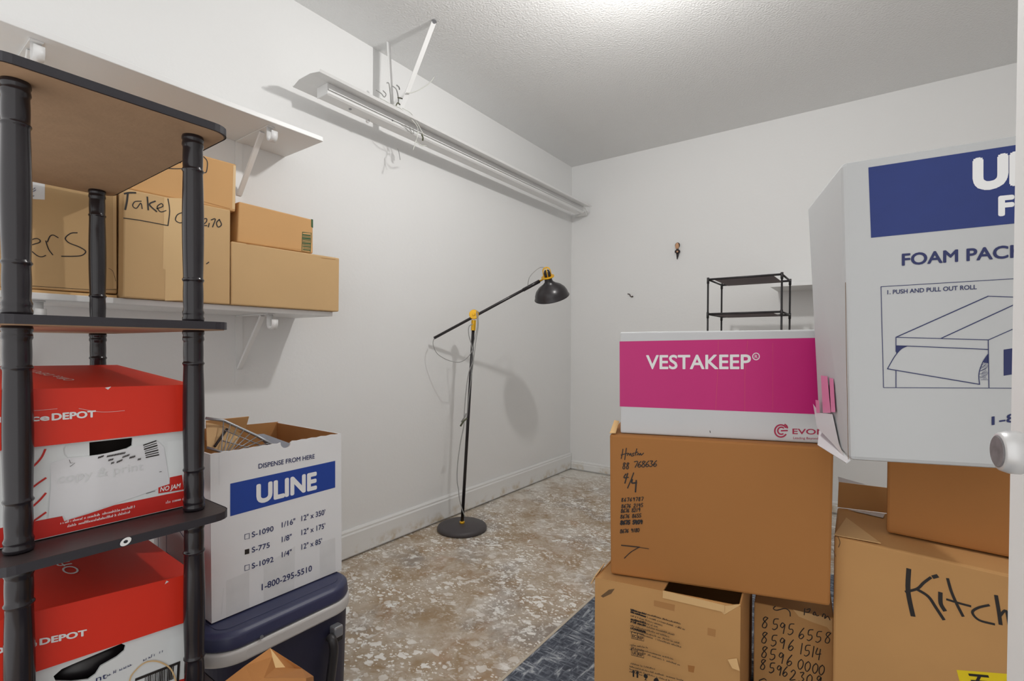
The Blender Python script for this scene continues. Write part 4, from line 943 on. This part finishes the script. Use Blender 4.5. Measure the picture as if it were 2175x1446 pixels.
# big white foam carton on top
fF, lF = heading_face((1790, 345), .90, 64.2)
T0 = fF.px(1788, 345); B0_ = fF.px(1805, 978); T1 = fF.px(2152, 286); B1 = fF.px(2132, 997)
ex = 1.75
T1 = T0+(T1-T0)*ex; B1 = B0_+(B1-B0_)*ex
zmin = min(B0_.z, B1.z)
bkd = -fF.n*.27
TLb = at_depth(1715, 440, 1.165); BLb = at_depth(1740, 915, 1.165)
back4 = [TLb, T1+bkd, B1+bkd, BLb]
fo = empty('foam_carton', (B0_+B1)/2+bkd/2); tag(fo, 'big white carton with blue panel and roll drawing, topmost at the right edge', 'box', 'white foam roll cartons')
fo.location.z = zmin
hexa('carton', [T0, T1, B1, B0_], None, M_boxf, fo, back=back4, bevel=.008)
R1 = crop(1700, 280, 4.2526); R2 = crop(1700, 600, 3.615)
patch(fF, [(614, 322), (2330, 60), (2310, 790), (638, 957)], 'blue_panel', M_blue2, fo, cr=R1)
text(fF, 'ULINE', (1580, 518), (1850, 478), 275, M_white_ink, fo, cr=R1, bold=.06, fit='U', off=2)
text(fF, 'F', (1800, 752), (1915, 742), 172, M_white_ink, fo, cr=R1, bold=.05, off=2)
text(fF, 'FOAM PACK', (920, 1206), (1872, 1138), 108, M_navy, fo, cr=R1, bold=.025, fit='FOAM PAC', off=2)
text(fF, '1. PUSH AND PULL OUT ROLL', (668, 90), (1352, 50), 33, M_navy, fo, cr=R2, bold=.015, off=2)
dr = [[(618, 32), (1700, -33)], [(618, 32), (638, 806)], [(638, 806), (1700, 811)], [2.4, (733, 420), (1440, 105)], [2, (1440, 105), (1720, 114)], [2.4, (1080, 428), (1720, 133)], [1.8, (733, 420), (1443, 440)], [2, (1443, 440), (1720, 318)],
      [1.8, (733, 420), (733, 530)], [2, (735, 485), (820, 487), (1440, 513)], [1.8, (733, 675), (733, 803)], [1.8, (1441, 440), (1446, 806)], [2.2, (668, 662), (1375, 781)]]
strokes(fF, dr, 'drawing', M_navy, fo, wpx=1.5, cr=R2, smooth=False)
strokes(fF, [[2, (820, 487), (770, 512), (720, 572), (668, 662)], [2, (1440, 550), (1400, 610), (1370, 700), (1375, 781)]]+[[.9, (1385+14*math.sin(k*1.9), 640+k*7), (1432-9*math.cos(k), 610+k*9)] for k in range(16)], 'drawing', M_navy, fo, cr=R2)
patch(fF, [(735, 485), (820, 487), (770, 508), (735, 545)], 'drawing', M_navy, fo, cr=R2); patch(fF, [(1440, 550), (1442, 620), (1400, 612)], 'drawing', M_navy, fo, cr=R2)
patch(fF, [(1560, 515), (1720, 490), (1720, 690), (1560, 715)], 'drawing', M_navy, fo, cr=R2)
text(fF, '1-800-295-5510', (1470, 1092), (1570, 1078), 66, M_navy, fo, cr=R2, bold=.02, fit='1-', off=2)
strokes(fF, [[1.2, (345, 0), (352, 500), (368, 1355)]], 'corner_seam', M_dirt, fo, cr=R2, off=2, smooth=False)
# pink reflection painted on as strips, and clear tape, on the narrow side
sn = (TLb-T0).cross(B0_-T0).normalized()
if sn.dot(EYE-T0) < 0: sn = -sn
fS = Face(T0, sn)
M_pink = mat('pink_reflection', srgb(222, 140, 176), .35)
for pts in ([(162, 712), (212, 720), (238, 1000), (178, 1000)], [(228, 730), (258, 738), (275, 995), (240, 995)], [(120, 900), (148, 905), (155, 1000), (128, 1000)]): patch(fS, pts, 'pink_reflection_strip', M_pink, fo, cr=R2, off=3)
patch(fS, [(100, 930), (150, 1000), (250, 1010), (300, 1240), (345, 1345), (255, 1240), (130, 1110)], 'tape', M_tapew, fo, cr=R2, off=2)
obj('bottom_flap', [B0_+Vector((0, 0, .002)), BLb+Vector((0, 0, .004)), BLb.lerp(B0_, .35)+sn*.02+Vector((0, 0, -.012)), B0_+sn*.006+Vector((0, 0, -.004))], [(0, 1, 2, 3)], M_boxg, fo, solid=.002)

# ================================================================== black shoe rack at the back
RX0, RX1, RYn, RYf, RZ = on_y(1504, 592, -.70).x, on_y(1661, 580, -.70).x, -.70, -.40, on_y(1504, 592, -.70).z
sr = empty('shoe_rack', ((RX0+RX1)/2, (RYn+RYf)/2, 0)); tag(sr, 'tall narrow black tube shoe rack with grey fabric tiers behind the magenta carton', 'shoe rack')
for x in (RX0, RX1):
    for y in (RYn, RYf):
        MB().tube([(x, y, .001), (x, y, RZ)], .0048, 10).build('post', M_rackm, sr, smooth=True)
for k in range(7):
    z = RZ-.004-k*.185
    t = empty('tier', ((RX0+RX1)/2, (RYn+RYf)/2, z)); t.parent = sr; t.location = Vector(((RX0+RX1)/2, (RYn+RYf)/2, z))-world_loc(sr)
    mb = MB()
    for y in (RYn, RYf): mb.tube([(RX0, y, z), (RX1, y, z)], .0055, 8)
    for x in (RX0, RX1): mb.tube([(x, RYn, z), (x, RYf, z)], .005, 8)
    mb.build('frame', M_rackm, t, smooth=True)
    MB().box(RX0+.035, RX1-.035, RYn, RYf, z-.0065, z-.0055).build('fabric', M_rackf, t)
    mb = MB()
    for x in (RX0, RX1):
        for y in (RYn, RYf): mb.tube([(x, y, z-.022), (x, y, z+.010)], .0066, 10)
    mb.build('connectors', M_rackm, t, smooth=True)

# ================================================================== small things on the back wall
dc = on_y(1439, 516, -.012); k = dc-EYE; sc = (on_y(1440, 516, -.012)-dc).length
fg = empty('wall_figurine', Vector((dc.x, -.002, dc.z-.07))); tag(fg, 'tiny painted figurine with dark hair stuck on the back wall', 'figurine')
def wp(x, y, dy=-.012): return on_y(1300+x/7.61, 470+y/7.61, dy)
def blob(name, ctr, rx, ry, rz, m, par):
    v = []; f = []; ns, nr = 20, 12
    for i in range(1, nr):
        a = PI*i/nr
        for j in range(ns): b = 2*PI*j/ns; v.append(Vector(ctr)+Vector((rx*math.sin(a)*math.cos(b), ry*math.sin(a)*math.sin(b), rz*math.cos(a))))
    for i in range(nr-2):
        for j in range(ns): f.append((i*ns+j, i*ns+(j+1) % ns, (i+1)*ns+(j+1) % ns, (i+1)*ns+j))
    f += [tuple(range(ns))[::-1], tuple((nr-2)*ns+j for j in range(ns))]
    return obj(name, v, f, m, par, smooth=True)
h = wp(1055, 400)
blob('head', h+Vector((0, -.004, 0)), 30/7.61*sc, .012, 52/7.61*sc, M_skin, fg)
blob('hair', wp(1055, 385)+Vector((0, .003, 0)), 40/7.61*sc, .009, 44/7.61*sc, M_hair, fg)
blob('nose', wp(1056, 405)+Vector((0, -.016, 0)), .002, .003, .004, M_skin, fg)
MB().lathe([(.0, .0), (.010, .004), (.0125, .015), (.009, .028), (.006, .034)], wp(1057, 520), (0, 0, 1), 16, caps=False).build('torso', M_fig, fg, smooth=True)
for sgn in (-1, 1):
    c = wp(1057+sgn*30, 468); MB().tube(smooth_path([c, wp(1057+sgn*34, 498, -.016), wp(1057+sgn*6, 500, -.026)], 4), .0042, 8).build('arm', M_fig, fg, smooth=True)
blob('hands', wp(1055, 490, -.026), .007, .004, .006, M_skin, fg)
MB().tube([wp(1058, 512), wp(1058, 560), wp(1052, 612)], [.0095, .007, .0025], 12).build('legs', M_fig, fg, smooth=True)
hk = empty('wall_hook', Vector((.495, -.001, 1.34))); tag(hk, 'small bent dark metal hook on the back wall, left of the figurine', 'hook')
MB().tube(smooth_path([wp(255, 1172, -.004), wp(285, 1180, -.012), wp(295, 1205, -.012), wp(315, 1222, -.010)], 4), .003, 8).build('shank', M_hair, hk, smooth=True)
blob('head', wp(328, 1215, -.006), .007, .005, .005, M_hair, hk)
